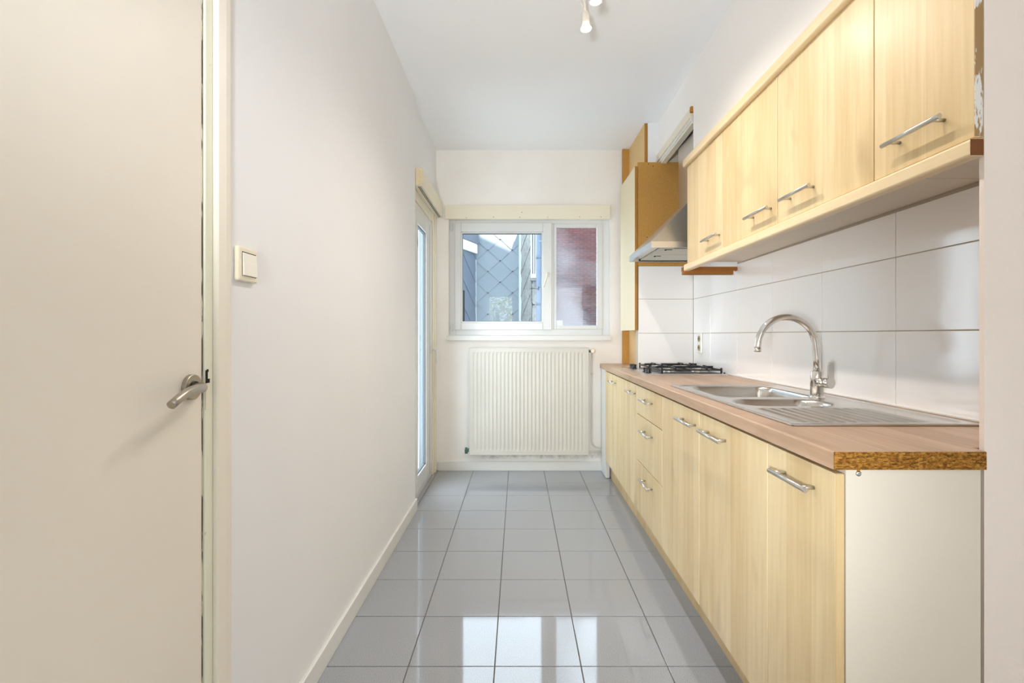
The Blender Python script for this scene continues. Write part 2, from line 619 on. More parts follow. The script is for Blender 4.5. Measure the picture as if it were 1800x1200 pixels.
CEIL = 2.723
XL = -0.678          # left wall face
XT = 1.27            # tiled wall face
YF = 4.14            # far wall face

# ================================================================== setting
# ---- floor
floor = mk('floor', boxes((-1.0, 2.3, -3.1, 4.4, -0.12, -0.003)), MAT['floor_grout'],
           label='grey square-tiled kitchen floor with dark joints', cat='floor', kind='structure')
mk('rear_slab', boxes((-0.70, 2.25, -3.0, 0.486, -0.003, 0.0)), MAT['floor_tile'], floor)
T = 0.30
X0, Y0 = -0.6817, 0.489
tile_mesh = {}


def floor_tile(xa, xb, ya, yb):
    j = 0.0017
    key = (round(xb - xa, 4), round(yb - ya, 4))
    if key not in tile_mesh:
        w, d = xb - xa - 2 * j, yb - ya - 2 * j
        bm = bmesh.new()
        bm_box(bm, -w / 2, w / 2, -d / 2, d / 2, -0.008, 0.0, bevel=0.0009, seg=1)
        me = bpy.data.meshes.new('tile')
        bm.to_mesh(me); bm.free()
        me.materials.append(MAT['floor_tile'])
        tile_mesh[key] = me
    o = link('tile', tile_mesh[key], ((xa + xb) / 2, (ya + yb) / 2, 0.0), floor)
    return o


for r in range(13):
    ya, yb = Y0 + r * T, Y0 + (r + 1) * T
    yb = min(yb, YF)
    if yb - ya < 0.02:
        continue
    ncol = 10 if yb < 1.0 else 5
    for cix in range(ncol):
        xa = X0 + cix * T
        floor_tile(xa, xa + T, ya, yb)
    if ya > 3.1:
        floor_tile(X0 - 0.10, X0, ya, yb)

# ---- ceiling
mk('ceiling', boxes((-1.0, 2.3, -3.1, 4.4, CEIL, CEIL + 0.15)), MAT['ceiling'],
   label='plain white plaster ceiling', cat='ceiling', kind='structure')

# ---- left wall: solid pieces round the entrance door and the balcony door
DY0, DY1 = 0.15, 1.148       # entrance door opening (with frame)
mk('wall_left', boxes((XL - 0.16, XL, -3.0, DY0, 0, CEIL),
                      (XL - 0.16, XL, DY0, DY1, 2.16, CEIL),
                      (XL - 0.16, XL, DY1, 3.2, 0, CEIL),
                      (XL - 0.16, -0.70, 3.2, YF, 2.15, CEIL),
                      (XL - 0.16, -0.70, 4.10, YF, 0, 2.15)), MAT['wall'],
   label='long white painted plaster wall beside the entrance door', cat='wall', kind='structure')
mk('baseboard_left', boxes((XL, XL + 0.014, DY1 + 0.01, 3.205, 0.0, 0.076), bevel=0.003), MAT['white_trim'],
   label='white painted skirting board along the plain side wall', cat='skirting board', kind='structure')

# ---- far wall with window opening
WX0, WX1, WZ0, WZ1 = -0.592, 0.783, 1.146, 2.136
mk('wall_far', boxes((-0.85, WX0, YF, 4.39, 0, CEIL), (WX1, 1.45, YF, 4.39, 0, CEIL),
                     (WX0, WX1, YF, 4.39, 0, WZ0), (WX0, WX1, YF, 4.39, WZ1, CEIL)), MAT['far_wall'],
   label='white end wall around the window, mouldy below the radiator', cat='wall', kind='structure')
mk('baseboard_far', boxes((-0.684, 0.713, YF - 0.016, YF, 0.0, 0.078), bevel=0.003), MAT['white_trim'],
   label='white skirting board under the radiator', cat='skirting board', kind='structure')
# outside of the house above the kitchen: gabled end wall
bm = bmesh.new()
bm_prism(bm, [(-4.0, CEIL + 0.15), (6.0, CEIL + 0.15), (6.0, 4.46), (-4.0, 9.31)], 'y', 4.30, 4.45)
mk('wall_gable', bm, MAT['render_wall'], label='rendered gable of the house above the kitchen window', cat='wall', kind='structure')

# ---- right side
wr = mk('wall_right', boxes((XT + 0.0030, 1.45, 1.05, YF, 0, CEIL)), MAT['wall_grout'],
        label='side wall clad with white tiles behind the worktop', cat='wall', kind='structure')
tm = {}


def wall_tile(parent, xa, xb, ya, yb, za, zb, thick_axis):
    j = 0.0016
    key = (round(xb - xa, 4), round(yb - ya, 4), round(zb - za, 4))
    if key not in tm:
        w, d, h = xb - xa, yb - ya, zb - za
        bm = bmesh.new()
        if thick_axis == 'x':
            bm_box(bm, -w / 2, w / 2, -d / 2 + j, d / 2 - j, j, h - j, bevel=0.0010, seg=2)
        else:
            bm_box(bm, -w / 2 + j, w / 2 - j, -d / 2, d / 2, j, h - j, bevel=0.0010, seg=2)
        me = bpy.data.meshes.new('tile')
        bm.to_mesh(me); bm.free()
        me.materials.append(MAT['wall_tile'])
        tm[key] = me
    return link('tile', tm[key], ((xa + xb) / 2, (ya + yb) / 2, za), parent)


TY = [3.53, 3.218, 2.826, 2.433, 2.036, 1.637, 1.237, 1.05]
TZ = [0.912, 1.1634, 1.411, 1.659]
for a, b in zip(TY, TY[1:]):
    for q in range(3):
        zt = TZ[q + 1]
        if q == 2 and b < 2.7:
            zt = 1.563
        wall_tile(wr, XT, XT + 0.010, b, a, TZ[q], zt, 'x')
# silicone seam along the worktop
mk('sealant', boxes((XT - 0.006, XT + 0.002, 1.05, 3.53, 0.909, 0.916), bevel=0.002), MAT['white_trim'], wr)

# tiled return wall beside the hob
rt = mk('wall_return', boxes((0.873, XT + 0.002, 3.533, 3.61, 0, 1.652)), MAT['wall_grout'],
        label='short tiled return wall behind the gas hob', cat='wall', kind='structure')
for q in range(3):
    wall_tile(rt, 0.871, XT, 3.53, 3.54, TZ[q], TZ[q + 1] - (0.009 if q == 2 else 0), 'y')
# chimney column
mk('wall_column', boxes((0.962, 1.3, 3.612, YF, 0, CEIL)), MAT['wall'],
   label='white plastered pier in the corner above the hood', cat='wall', kind='structure')
# bulkhead over wall units and over the hood niche
bm = bmesh.new()
bm_prism(bm, [(0.988, 1.04), (1.026, 2.85), (1.29, 2.85), (1.29, 1.04)], 'z', 2.13, CEIL)
bm_prism(bm, [(1.026, 2.85), (1.042, 3.612), (1.10, 3.612), (1.10, 2.85)], 'z', 2.47, CEIL)
mk('wall_bulkhead', bm, MAT['bulkhead'], label='white plaster bulkhead above the maple wall units', cat='wall', kind='structure')
# niche interior
mk('wall_niche', boxes((1.262, 1.281, 2.852, 3.53, 1.66, CEIL), (1.10, 1.28, 3.56, 3.61, 1.66, CEIL)), MAT['cream'],
   label='cream back of the niche behind the hood duct', cat='wall', kind='structure')
# near partition at the camera's right
mk('wall_near', boxes((0.979, 2.25, 1.022, 1.033, 0, CEIL)), MAT['wall_rough'],
   label='rough plastered partition edge beside the near end of the units', cat='wall', kind='structure')

# ---- room behind the camera
mk('wall_side', boxes((2.20, 2.30, -3.0, 1.033, 0, CEIL)), MAT['wall'],
   label='white wall of the room behind the viewer', cat='wall', kind='structure')
mk('wall_rear', boxes((-0.85, -0.68, -3.1, -3.0, 0, CEIL), (-0.14, 0.40, -3.1, -3.0, 0, CEIL),
                      (1.9, 2.3, -3.1, -3.0, 0, CEIL), (-0.68, -0.14, -3.1, -3.0, 0, 0.75), (-0.68, -0.14, -3.1, -3.0, 2.05, CEIL),
                      (0.40, 1.9, -3.1, -3.0, 0, 0.6), (0.40, 1.9, -3.1, -3.0, 2.3, CEIL)), MAT['wall'],
   label='white back wall with two windows behind the viewer', cat='wall', kind='structure')

bm = bmesh.new()  # opaque sheet added to keep sky light out of the wide rear opening
pts_c = []
for i in range(61):
    pts_c.append((0.30 + 1.70 * i / 60, -2.975 + 0.018 * math.sin(i * 1.3)))
fr = [[bm.verts.new((x, y + dy, z)) for x, y in pts_c] for dy, z in ((0, 0.45), (0, 2.42), (-0.004, 2.42), (-0.004, 0.45))]
for a, b in zip(fr, fr[1:] + fr[:1]):
    for i in range(60):
        f = bm.faces.new((a[i], a[i + 1], b[i + 1], b[i])); f.smooth = True
mk('curtain', bm, MAT['curtain'], label='drawn white curtain over the wide window behind the viewer', cat='curtain')

# ================================================================== doors and window
# ---- entrance door (flush, cream, ajar by nothing)
d1 = thing('door_1', (XL, 0.6, 0), 'cream painted flush door with a steel lever', 'door', kind='structure')
leaf = mk('leaf', boxes((-0.730, -0.690, 0.20, 1.062, 0.008, 2.10), bevel=0.003), MAT['door_paint'], d1)
bm = boxes((-0.790, -0.686, 1.0655, 1.0935, 0, 2.16), bevel=0.003)
mk('jamb', bm, MAT['chipped'], d1, label='pale chipped rebated jamb')
mk('jamb', boxes((-0.790, -0.684, 0.155, 0.196, 0, 2.16), bevel=0.004), MAT['chipped'], d1)
mk('strike_plate', boxes((-0.6865, -0.6845, 1.0665, 1.079, 0.985, 1.060), bevel=0.0008), MAT['cream'], d1)
mk('latch_hole', boxes((-0.6855, -0.6840, 1.0662, 1.072, 1.050, 1.072), (-0.6855, -0.6835, 1.0664, 1.078, 1.044, 1.053), (-0.6855, -0.6838, 1.070, 1.0745, 1.068, 1.074)), MAT['dark'], d1)
# casing with rounded outer edge
pts = [(-0.790, 1.0945), (-0.678, 1.0945), (-0.675, 1.097), (-0.672, 1.120)]
for i in range(7):
    a = math.pi / 2 * i / 6
    pts.append((-0.682 + 0.010 * math.cos(a), 1.134 + 0.014 * math.sin(a)))
pts += [(-0.790, 1.148)]
bm = bmesh.new(); bm_prism(bm, pts, 'z', 0, 2.16)
mk('casing', bm, MAT['door_paint'], d1, smooth=False)
pts2 = [(x, 0.298 - y + 1.0) for x, y in pts]
mk('casing', boxes((-0.790, -0.666, 0.100, 0.153, 0, 2.16), bevel=0.006), MAT['door_paint'], d1)
mk('lintel', boxes((-0.790, -0.684, 0.155, 1.0935, 2.105, 2.16), bevel=0.004), MAT['door_paint'], d1)
mk('worn_edge', boxes((-0.692, -0.6894, 1.0600, 1.0628, 0.02, 2.09)), MAT['bare_edge'], leaf)  # chipped brown strip; the dark of the door gap is put into its colour
hz, hy = 1.040, 1.022
ro = mk('rosette', lathe([(0.0265, 0), (0.0265, 0.0085), (0.0255, 0.0095), (0.0135, 0.0095), (0.0125, 0.0090)], (-0.690, hy, hz), (1, 0, 0), 48, False),
        MAT['door_handle'], leaf)
mk('spindle_collar', lathe([(0.0125, 0), (0.0125, 0.013)], (-0.690, hy, hz), (1, 0, 0), 24), MAT['black_plastic'], leaf)
lev = [(-0.684, hy, hz), (-0.672, hy, hz), (-0.664, hy - 0.003, hz), (-0.6585, hy - 0.009, hz), (-0.6555, hy - 0.018, hz),
       (-0.652, hy - 0.030, hz + 0.0005), (-0.648, hy - 0.045, hz + 0.001), (-0.644, hy - 0.062, hz), (-0.641, hy - 0.080, hz - 0.002),
       (-0.639, hy - 0.098, hz - 0.007), (-0.638, hy - 0.114, hz - 0.013), (-0.638, hy - 0.128, hz - 0.020)]
mk('lever', tube(lev, [0.0085, 0.0090, 0.0098, 0.0100, 0.0098, 0.0096, 0.0093, 0.0090, 0.0087, 0.0084, 0.0082, 0.0081], 16),
   MAT['door_handle'], leaf)

# ---- balcony door, set back in the side wall near the far corner
d2 = thing('door_2', (-0.72, 3.66, 0), 'white plastic glazed balcony door in the far corner', 'door', kind='structure')
X2 = -0.711
mk('frame', boxes((X2 - 0.036, X2, 3.215, 3.285, 0.0, 2.075), (X2 - 0.036, X2, 3.925, 4.0, 0.0, 2.075),
                  (X2 - 0.036, X2, 3.285, 3.925, 0.0, 0.06), (X2 - 0.036, X2, 3.285, 3.925, 2.01, 2.075), bevel=0.004), MAT['pvc'], d2)
sash = mk('sash', boxes((X2 - 0.020, X2 + 0.014, 3.275, 3.375, 0.055, 2.02), (X2 - 0.020, X2 + 0.014, 3.70, 3.93, 0.055, 2.02),
                        (X2 - 0.020, X2 + 0.014, 3.375, 3.70, 0.055, 0.17), (X2 - 0.020, X2 + 0.014, 3.375, 3.70, 1.925, 2.02), bevel=0.005), MAT['pvc'], d2)
mk('groove', boxes((X2 + 0.0142, X2 + 0.0150, 3.826, 3.829, 0.06, 2.015)), MAT['rubber'], sash)
mk('gasket', boxes((X2 - 0.016, X2 + 0.002, 3.688, 3.701, 0.17, 1.925), (X2 - 0.016, X2 + 0.002, 3.375, 3.69, 0.17, 0.178),
                   (X2 - 0.016, X2 + 0.002, 3.375, 3.69, 1.917, 1.925)), MAT['rubber'], sash)
mk('glass_pane', boxes((X2 - 0.012, X2 - 0.007, 3.376, 3.69, 0.172, 1.923)), MAT['glass'], sash)
mk('handle_plate', boxes((X2 + 0.014, X2 + 0.022, 3.852, 3.878, 1.005, 1.065), bevel=0.003), MAT['pvc'], sash)
mk('handle', tube([(X2 + 0.02, 3.865, 1.035), (X2 + 0.048, 3.865, 1.035), (X2 + 0.060, 3.865, 1.030), (X2 + 0.064, 3.865, 1.015), (X2 + 0.064, 3.865, 0.965), (X2 + 0.060, 3.865, 0.925)],
                  [0.008, 0.008, 0.009, 0.009, 0.008, 0.007], 12), MAT['pvc'], sash)
mk('jamb', boxes((X2 - 0.036, X2 + 0.012, 4.002, 4.060, 0.0, 2.15), (X2 - 0.036, X2 + 0.02, 4.062, 4.098, 0.0, 2.15), bevel=0.004), MAT['cream'], d2)
MAT['outer_grey'] = paint('grey_outer_reveal', srgb(112, 120, 126), rough=0.8, bump=0.1)
mk('outer_reveal', boxes((-0.836, X2 - 0.037, 4.090, 4.0995, 0.0, 2.149), (-0.836, X2 - 0.037, 3.2005, 3.21, 0.0, 2.149)), MAT['outer_grey'], d2)
mk('lintel', boxes((X2 - 0.036, X2 + 0.008, 3.21, 4.0, 2.078, 2.148), bevel=0.004), MAT['cream'], d2)
mk('curtain_box_door', None or boxes((-0.698, -0.640, 3.245, 4.118, 2.146, 2.265), bevel=0.002), MAT['cream'],
   label='cream wooden pelmet over the balcony door', cat='pelmet')
bpy.data.objects['curtain_box_door'].name = 'curtain_pelmet'
pel = bpy.data.objects['curtain_pelmet']
mk('end_board', boxes((-0.694, -0.682, 3.240, 3.246, 2.150, 2.262), (-0.672, -0.656, 3.239, 3.246, 2.150, 2.262), (-0.654, -0.641, 3.238, 3.246, 2.149, 2.264)), MAT['pale_pine'], pel)
mk('curtain_track', boxes((-0.672, -0.668, 3.26, 4.10, 2.142, 2.147), (-0.660, -0.657, 3.26, 4.10, 2.142, 2.147)), MAT['rubber'], pel)

# ---- window
w1 = thing('window_1', (0.1, 4.2, 1.15), 'white plastic window with opening sash and narrow fixed pane', 'window', kind='structure')
YW = 4.18
mk('frame', boxes((WX0, -0.535, YW, YW + 0.07, WZ0 - 0.002, WZ1), (0.722, WX1, YW, YW + 0.07, WZ0 - 0.002, WZ1),
                  (-0.535, 0.722, YW, YW + 0.07, WZ0 - 0.002, 1.200), (-0.535, 0.722, YW, YW + 0.07, 2.104, WZ1),
                  (0.270, 0.308, YW, YW + 0.07, 1.200, 2.104), bevel=0.003), MAT['pvc'], w1)
ws = mk('sash', boxes((-0.543, -0.490, YW - 0.018, YW + 0.05, 1.194, 2.110), (0.211, 0.287, YW - 0.018, YW + 0.05, 1.194, 2.110),
                      (-0.490, 0.211, YW - 0.018, YW + 0.05, 1.194, 1.256), (-0.490, 0.211, YW - 0.018, YW + 0.05, 2.034, 2.110), bevel=0.004), MAT['pvc'], w1)
mk('glazing_bead', boxes((-0.490, -0.479, YW - 0.006, YW + 0.02, 1.256, 2.034), (0.2005, 0.211, YW - 0.006, YW + 0.02, 1.256, 2.034),
                         (-0.479, 0.2005, YW - 0.006, YW + 0.02, 1.256, 1.267), (-0.479, 0.2005, YW - 0.006, YW + 0.02, 2.023, 2.034), bevel=0.002), MAT['pvc'], ws)
mk('gasket', boxes((-0.479, -0.476, YW + 0.004, YW + 0.02, 1.267, 2.023), (0.198, 0.2005, YW + 0.004, YW + 0.02, 1.267, 2.023),
                   (-0.476, 0.198, YW + 0.004, YW + 0.02, 1.267, 1.270), (-0.476, 0.198, YW + 0.004, YW + 0.02, 2.018, 2.023)), MAT['rubber'], ws)
mk('glass_pane', boxes((-0.479, 0.2005, YW + 0.021, YW + 0.027, 1.258, 2.032)), MAT['glass'], ws)
mk('handle_base', boxes((0.240, 0.259, YW - 0.028, YW - 0.018, 1.640, 1.685), bevel=0.003), MAT['pvc'], ws)
mk('handle', tube([(0.250, YW - 0.026, 1.672), (0.250, YW - 0.048, 1.672), (0.247, YW - 0.054, 1.662), (0.229, YW - 0.054, 1.605), (0.214, YW - 0.052, 1.556)],
                  [0.007, 0.008, 0.009, 0.008, 0.0065], 12), MAT['switch'], ws)
for zz in (2.065, 1.205):
    mk('hinge', boxes((-0.575, -0.563, YW - 0.022, YW, zz - 0.02, zz + 0.045), bevel=0.003), MAT['pvc'], ws)
mk('fixed_bead', boxes((0.308, 0.3276, YW - 0.006, YW + 0.02, 1.199, 2.105), (0.6747, 0.723, YW - 0.006, YW + 0.02, 1.199, 2.105),
                       (0.3276, 0.6747, YW - 0.006, YW + 0.02, 1.200, 1.232), (0.3276, 0.6747, YW - 0.006, YW + 0.02, 2.073, 2.104), bevel=0.003), MAT['pvc'], w1)
mk('glass_pane', boxes((0.3276, 0.6747, YW + 0.012, YW + 0.018, 1.230, 2.075)), MAT['glass_haze'], w1, label='smeared narrow glass pane')
mk('sill', boxes((-0.606, 0.784, 4.102, YF - 0.001, 1.106, 1.146), (WX0 + 0.001, WX1 - 0.001, YF - 0.001, YW + 0.002, 1.1462, 1.1500), bevel=0.0015), MAT['white_trim'], w1)
mk('cover_board', boxes((-0.620, 0.782, 4.118, YF - 0.001, 2.134, 2.250), bevel=0.002), MAT['cream'], w1, label='cream board above the window')
for px, pz in ((-0.44, 2.143), (-0.21, 2.15), (0.015, 2.147), (0.03, 2.19), (0.25, 2.148), (0.52, 2.152), (0.70, 2.15)):
    mk('screw', lathe([(0.004, 0), (0.003, 0.0015)], (px, 4.118, pz), (0, -1, 0), 10), MAT['mdf_edge'], w1)

# ================================================================== radiator
rad = thing('radiator', (0.09, 4.10, 0.15), 'cream ribbed panel radiator under the window', 'radiator')
RX0, RX1, RZ0, RZ1, RY = -0.411, 0.588, 0.150, 1.044, 4.055
bm = bmesh.new()
NR, PER = 29, 10
xs = [RX0 + 0.006]
m0, m1 = RX0 + 0.030, RX1 - 0.030
pitch = (m1 - m0) / NR
for i in range(NR * PER + 1):
    xs.append(m0 + pitch * i / PER)
xs.append(RX1 - 0.006)
zs = [RZ0 + 0.004, RZ0 + 0.032, RZ0 + 0.040, RZ0 + 0.050, RZ0 + 0.062, RZ1 - 0.062, RZ1 - 0.050, RZ1 - 0.040, RZ1 - 0.032, RZ1 - 0.004]
fz = [0, 0, 0.35, 0.8, 1, 1, 0.8, 0.35, 0, 0]
grid = []
for z, f in zip(zs, fz):
    row = []
    for x in xs:
        u = ((x - m0) / pitch) % 1.0
        prof = 0.0
        if m0 < x < m1:
            prof = 1.0 if 0.32 < u < 0.68 else (max(0.0, min(1.0, (u - 0.12) / 0.2)) if u < 0.5 else max(0.0, min(1.0, (0.88 - u) / 0.2)))
        row.append(bm.verts.new((x, RY + 0.0034 * f * prof, z)))
    grid.append(row)
for a, b in zip(grid, grid[1:]):
    for i in range(len(xs) - 1):
        bm.faces.new((a[i], a[i + 1], b[i + 1], b[i]))
mk('ribbed_panel', bm, MAT['radiator'], rad)
mk('body', boxes((RX0 + 0.008, RX1 - 0.008, RY + 0.012, 4.115, RZ0 + 0.01, RZ1 - 0.01)), MAT['radiator'], rad)
mk('side_cover', boxes((RX0, RX0 + 0.007, RY - 0.002, 4.118, RZ0, RZ1), bevel=0.002), MAT['radiator'], rad)
mk('side_cover', boxes((RX1 - 0.007, RX1, RY - 0.002, 4.118, RZ0, RZ1), bevel=0.002), MAT['radiator'], rad)
mk('top_cover', boxes((RX0 + 0.007, RX1 - 0.007, RY - 0.003, 4.118, RZ1 - 0.006, RZ1 + 0.002), bevel=0.002), MAT['radiator'], rad)
mk('bottom_edge', boxes((RX0 + 0.007, RX1 - 0.007, RY - 0.003, RY + 0.012, RZ0, RZ0 + 0.010), bevel=0.002), MAT['radiator'], rad)
mk('valve', tube([(RX1, 4.085, 1.015), (RX1 + 0.024, 4.085, 1.015)], 0.011, 12), MAT['old_green'], rad)
mk('valve_knob', lathe([(0.014, 0), (0.019, 0.006), (0.020, 0.026), (0.017, 0.034), (0.009, 0.037)], (RX1 + 0.037, 4.090, 1.017), (0, -1, 0), 24), MAT['switch'], rad)
mk('supply_pipe', tube([(RX1 + 0.032, 4.10, 1.01), (RX1 + 0.032, 4.105, 0.9), (RX1 + 0.032, 4.105, 0.26)] +
                       [(RX1 + 0.092 - 0.06 * math.cos(a), 4.105, 0.26 - 0.06 * math.sin(a)) for a in (0.3, 0.6, 0.9, 1.2, 1.57)] +
                       [(0.699, 4.105, 0.20)], 0.008, 12), MAT['radiator'], rad)
mk('pipe_joint', lathe([(0.011, 0), (0.011, 0.018)], (RX1 + 0.032, 4.105, 0.82), (0, 0, 1), 16), MAT['radiator'], rad)
mk('return_pipe', tube([(RX1 - 0.02, 4.10, 0.163), (0.699, 4.10, 0.163)], 0.008, 12), MAT['radiator'], rad)
mk('drain_valve', bm_lathe(lathe([(0.013, 0), (0.016, 0.01), (0.012, 0.022), (0.017, 0.026), (0.015, 0.036)], (RX0 + 0.004, 4.085, 0.185), (-1, 0, 0.1), 10, False),
                           [(0.012, -0.028), (0.014, 0.0), (0.009, 0.022)], (RX0 - 0.026, 4.085, 0.185), (0, 0, 1), 10, False), MAT['old_green'], rad)

# ================================================================== light switch and socket
sw = thing('light_switch', (XL, 1.2, 1.28), 'cream square rocker light switch on the plain wall', 'switch')
bm = bmesh.new()
bm_box(bm, XL, XL + 0.013, 1.157, 1.243, 1.280, 1.364, bevel=0.0055, seg=3)
mk('frame', bm, MAT['switch'], sw)
mk('gap', boxes((XL + 0.0126, XL + 0.0135, 1.171, 1.233, 1.293, 1.3515)), MAT['dark'], sw)
bm = bmesh.new()
bm_prism(bm, [(XL + 0.010, 1.2935), (XL + 0.0185, 1.2945), (XL + 0.0175, 1.322), (XL + 0.0150, 1.349), (XL + 0.010, 1.350)], 'y', 1.1725, 1.2315)
mk('rocker', bm, MAT['switch_white'], sw)

so = thing('wall_socket', (XT, 3.39, 1.03), 'white double power socket on the tiles beside the hob', 'socket')
mk('plate', boxes((XT - 0.010, XT, 3.352, 3.432, 1.024, 1.164), bevel=0.003), MAT['switch_white'], so)
for zc in (1.124, 1.061):
    rc = mk('outlet', lathe([(0.021, 0), (0.021, 0.002), (0.018, 0.0025), (0.018, 0.0012)], (XT - 0.010, 3.392, zc), (-1, 0, 0), 24), MAT['socket_hole'], so)
    mk('pin_hole', boxes((XT - 0.0135, XT - 0.0118, 3.381, 3.386, zc - 0.003, zc + 0.003), (XT - 0.0135, XT - 0.0118, 3.398, 3.403, zc - 0.003, zc + 0.003),
                         (XT - 0.0145, XT - 0.0118, 3.390, 3.394, zc + 0.008, zc + 0.012)), MAT['dark'], rc)

# ================================================================== base units
FX = 0.657        # door face before the slight skew
DT = 0.018


def bar_handle(parent, x_face, y0, y1, z, warp, r=0.0058, stand=0.030, tilt=0.0):
    """bar with two round posts, standing off a face whose outward normal is -x"""
    bm = bmesh.new()
    xb = x_face - stand
    bm_tube(bm, [(xb, y0, z), (xb, y1, z)], r, 14)
    L = y1 - y0
    for yy in (y0 + 0.13 * L, y1 - 0.13 * L):
        bm_tube(bm, [(xb, yy, z), (x_face + 0.001, yy, z)], 0.0045, 10)
    return mk('handle', bm, MAT['handle'], parent, warp=warp)


ZB, ZTOP = 0.153, 0.862
units = [  # y near, y far, kind, handle y0,y1, label
    (1.006, 1.290, 'door', (1.062, 1.222), 'narrow maple base unit with exposed white end panel under the drainer'),
    (1.290, 1.796, 'door', (1.535, 1.727), 'maple base unit under the sink next to the narrow end unit'),
    (1.796, 2.279, 'door', (1.809, 1.995), 'maple base unit between the sink unit and the drawer unit'),
    (2.279, 2.793, 'drawers', None, 'maple base unit with three drawers'),
    (2.793, 3.408, 'door', (2.805, 2.985), 'wide maple base unit under the gas hob beside the drawers'),
    (3.408, 3.895, 'door', (3.420, 3.590), 'maple base unit at the far end next to the radiator'),
]
for (ya, yb, kind, hy_, lab) in units:
    u = thing('base_cabinet', (FX + 0.3, (ya + yb) / 2, 0.1), lab, 'cabinet', 'maple base units under the worktop')
    e = 0.002 if ya > 1.1 else 0.004
    xa = 0.700
    bx = XT - 0.02 if yb < 3.6 else 0.862
    if ya < 1.1:
        bs = [(xa - 0.020, 0.960, 1.010, 1.021, 0.0, 0.870), (xa, bx, 1.040, 1.056, 0.155, 0.868), (xa - 0.02, 0.97, 1.021, 1.040, 0.155, 0.866)]
    else:
        bs = [(xa, bx, ya + e, ya + 0.018, 0.155, 0.868)]
    bs += [(xa, bx, yb - 0.018, yb - 0.001, 0.155, 0.868), (xa, bx, max(ya, 1.05) + 0.018, yb - 0.018, 0.155, 0.171),
           (bx - 0.008, bx, max(ya, 1.05) + 0.018, yb - 0.018, 0.171, 0.868)]
    mk('body', boxes(*bs), MAT['white_panel'], u)
    if kind == 'door':
        d = mk('door', boxes((FX, FX + DT, ya + e / 2, yb - 0.0025, ZB, ZTOP), bevel=0.0015), MAT['maple'], u, warp=front_warp)
        bar_handle(d, FX, hy_[0], hy_[1], 0.810, front_warp)
        if ya < 1.1:
            mk('edge_band', boxes((FX + 0.0005, FX + DT - 0.0005, ya + 0.0006, ya + 0.0022, ZB + 0.001, ZTOP - 0.001)), MAT['maple_edge'], d, warp=front_warp)
    else:
        for z0, z1, zh in ((0.705, ZTOP, 0.803), (0.441, 0.701, 0.633), (ZB, 0.437, 0.371)):
            d = mk('drawer', boxes((FX, FX + DT, ya + 0.0025, yb - 0.0025, z0, z1), bevel=0.0015), MAT['maple'], u, warp=front_warp)
            bar_handle(d, FX, 2.432, 2.626, zh, front_warp)
    if ya < 1.1:
        mk('screw', lathe([(0.0055, 0), (0.0055, 0.002), (0.003, 0.003)], (0.706, 1.010, 0.862), (0, -1, 0), 12), MAT['handle'], u)
        mk('screw_tab', boxes((0.703, 0.709, 1.0085, 1.010, 0.866, 0.8705)), MAT['mdf_edge'], u)

# plinth
pl = thing('plinth', (0.755, 2.4, 0.0), 'pale plinth board along the floor below the base units', 'plinth')
mk('plinth_board', boxes((0.745, 0.760, 2.875, 3.90, 0.0, 0.1545)), MAT['plinth'], pl)
mk('plinth_board', boxes((0.745, 0.760, 1.062, 2.870, 0.0, 0.1545)), MAT['plinth'], pl)
mk('cabinet_foot', lathe([(0.024, 0), (0.024, 0.012), (0.015, 0.02), (0.015, 0.10)], (0.748, 3.975, 0.0), (0, 0, 1), 16), MAT['pvc'],
   label='white plastic leg under the far end of the units', cat='cabinet leg')
mk('filler_strip', boxes((FX + 0.045, FX + 0.075, 3.90, YF - 0.001, 0.005, 0.868)), MAT['white_trim'],
   label='white filler strip between the last base unit and the end wall', cat='filler strip')

# ---- worktop, with a cut-out under the sink
bm = bmesh.new()
cx = [0.652, 0.748, 0.967, 1.203, XT - 0.001]
cy = [1.006, 1.038, 1.305, 2.285, 3.529]
ct, cb = 0.909, 0.871
skip = {(2, 0), (3, 0), (1, 2), (2, 2)}


def cpt(i, j, z):
    x = cx[i]
    if i == 0:
        x += 0.0135 * (cy[j] - 1.006)
    return (x, cy[j], z)


vt = {}
def gv(i, j, z):
    if (i, j, z) not in vt:
        vt[(i, j, z)] = bm.verts.new(cpt(i, j, z))
    return vt[(i, j, z)]


cells = [(i, j) for i in range(4) for j in range(4) if (i, j) not in skip]
cs = set(cells)
for (i, j) in cells:
    bm.faces.new((gv(i, j, ct), gv(i + 1, j, ct), gv(i + 1, j + 1, ct), gv(i, j + 1, ct)))
    bm.faces.new((gv(i, j + 1, cb), gv(i + 1, j + 1, cb), gv(i + 1, j, cb), gv(i, j, cb)))
    for (di, dj, a, b) in ((-1, 0, (i, j + 1), (i, j)), (1, 0, (i + 1, j), (i + 1, j + 1)), (0, -1, (i, j), (i + 1, j)), (0, 1, (i + 1, j + 1), (i, j + 1))):
        if (i + di, j + dj) not in cs:
            bm.faces.new((gv(*a, ct), gv(*a, cb), gv(*b, cb), gv(*b, ct)))
bmesh.ops.recalc_face_normals(bm, faces=bm.faces[:])
front_e = [e for e in bm.edges if all(v.co.z > ct - 1e-4 and v.co.x < 0.70 for v in e.verts) and abs(e.verts[0].co.y - e.verts[1].co.y) > 0.01]
bmesh.ops.bevel(bm, geom=front_e, offset=0.005, segments=3, affect='EDGES', profile=0.5)
wt = mk('worktop', bm, MAT['counter'], label='long beech-look worktop with a raw chipboard end', cat='worktop')
bm = bmesh.new()
fy = lambda y: 0.652 + 0.0135 * (y - 1.006)
bm_prism(bm, [(fy(3.529), 3.529), (0.868, 3.529), (0.868, 3.612), (0.938, 3.612), (0.938, YF - 0.001), (fy(YF), YF - 0.001)], 'z', cb, ct)
mk('far_end', bm, MAT['counter'], wt)
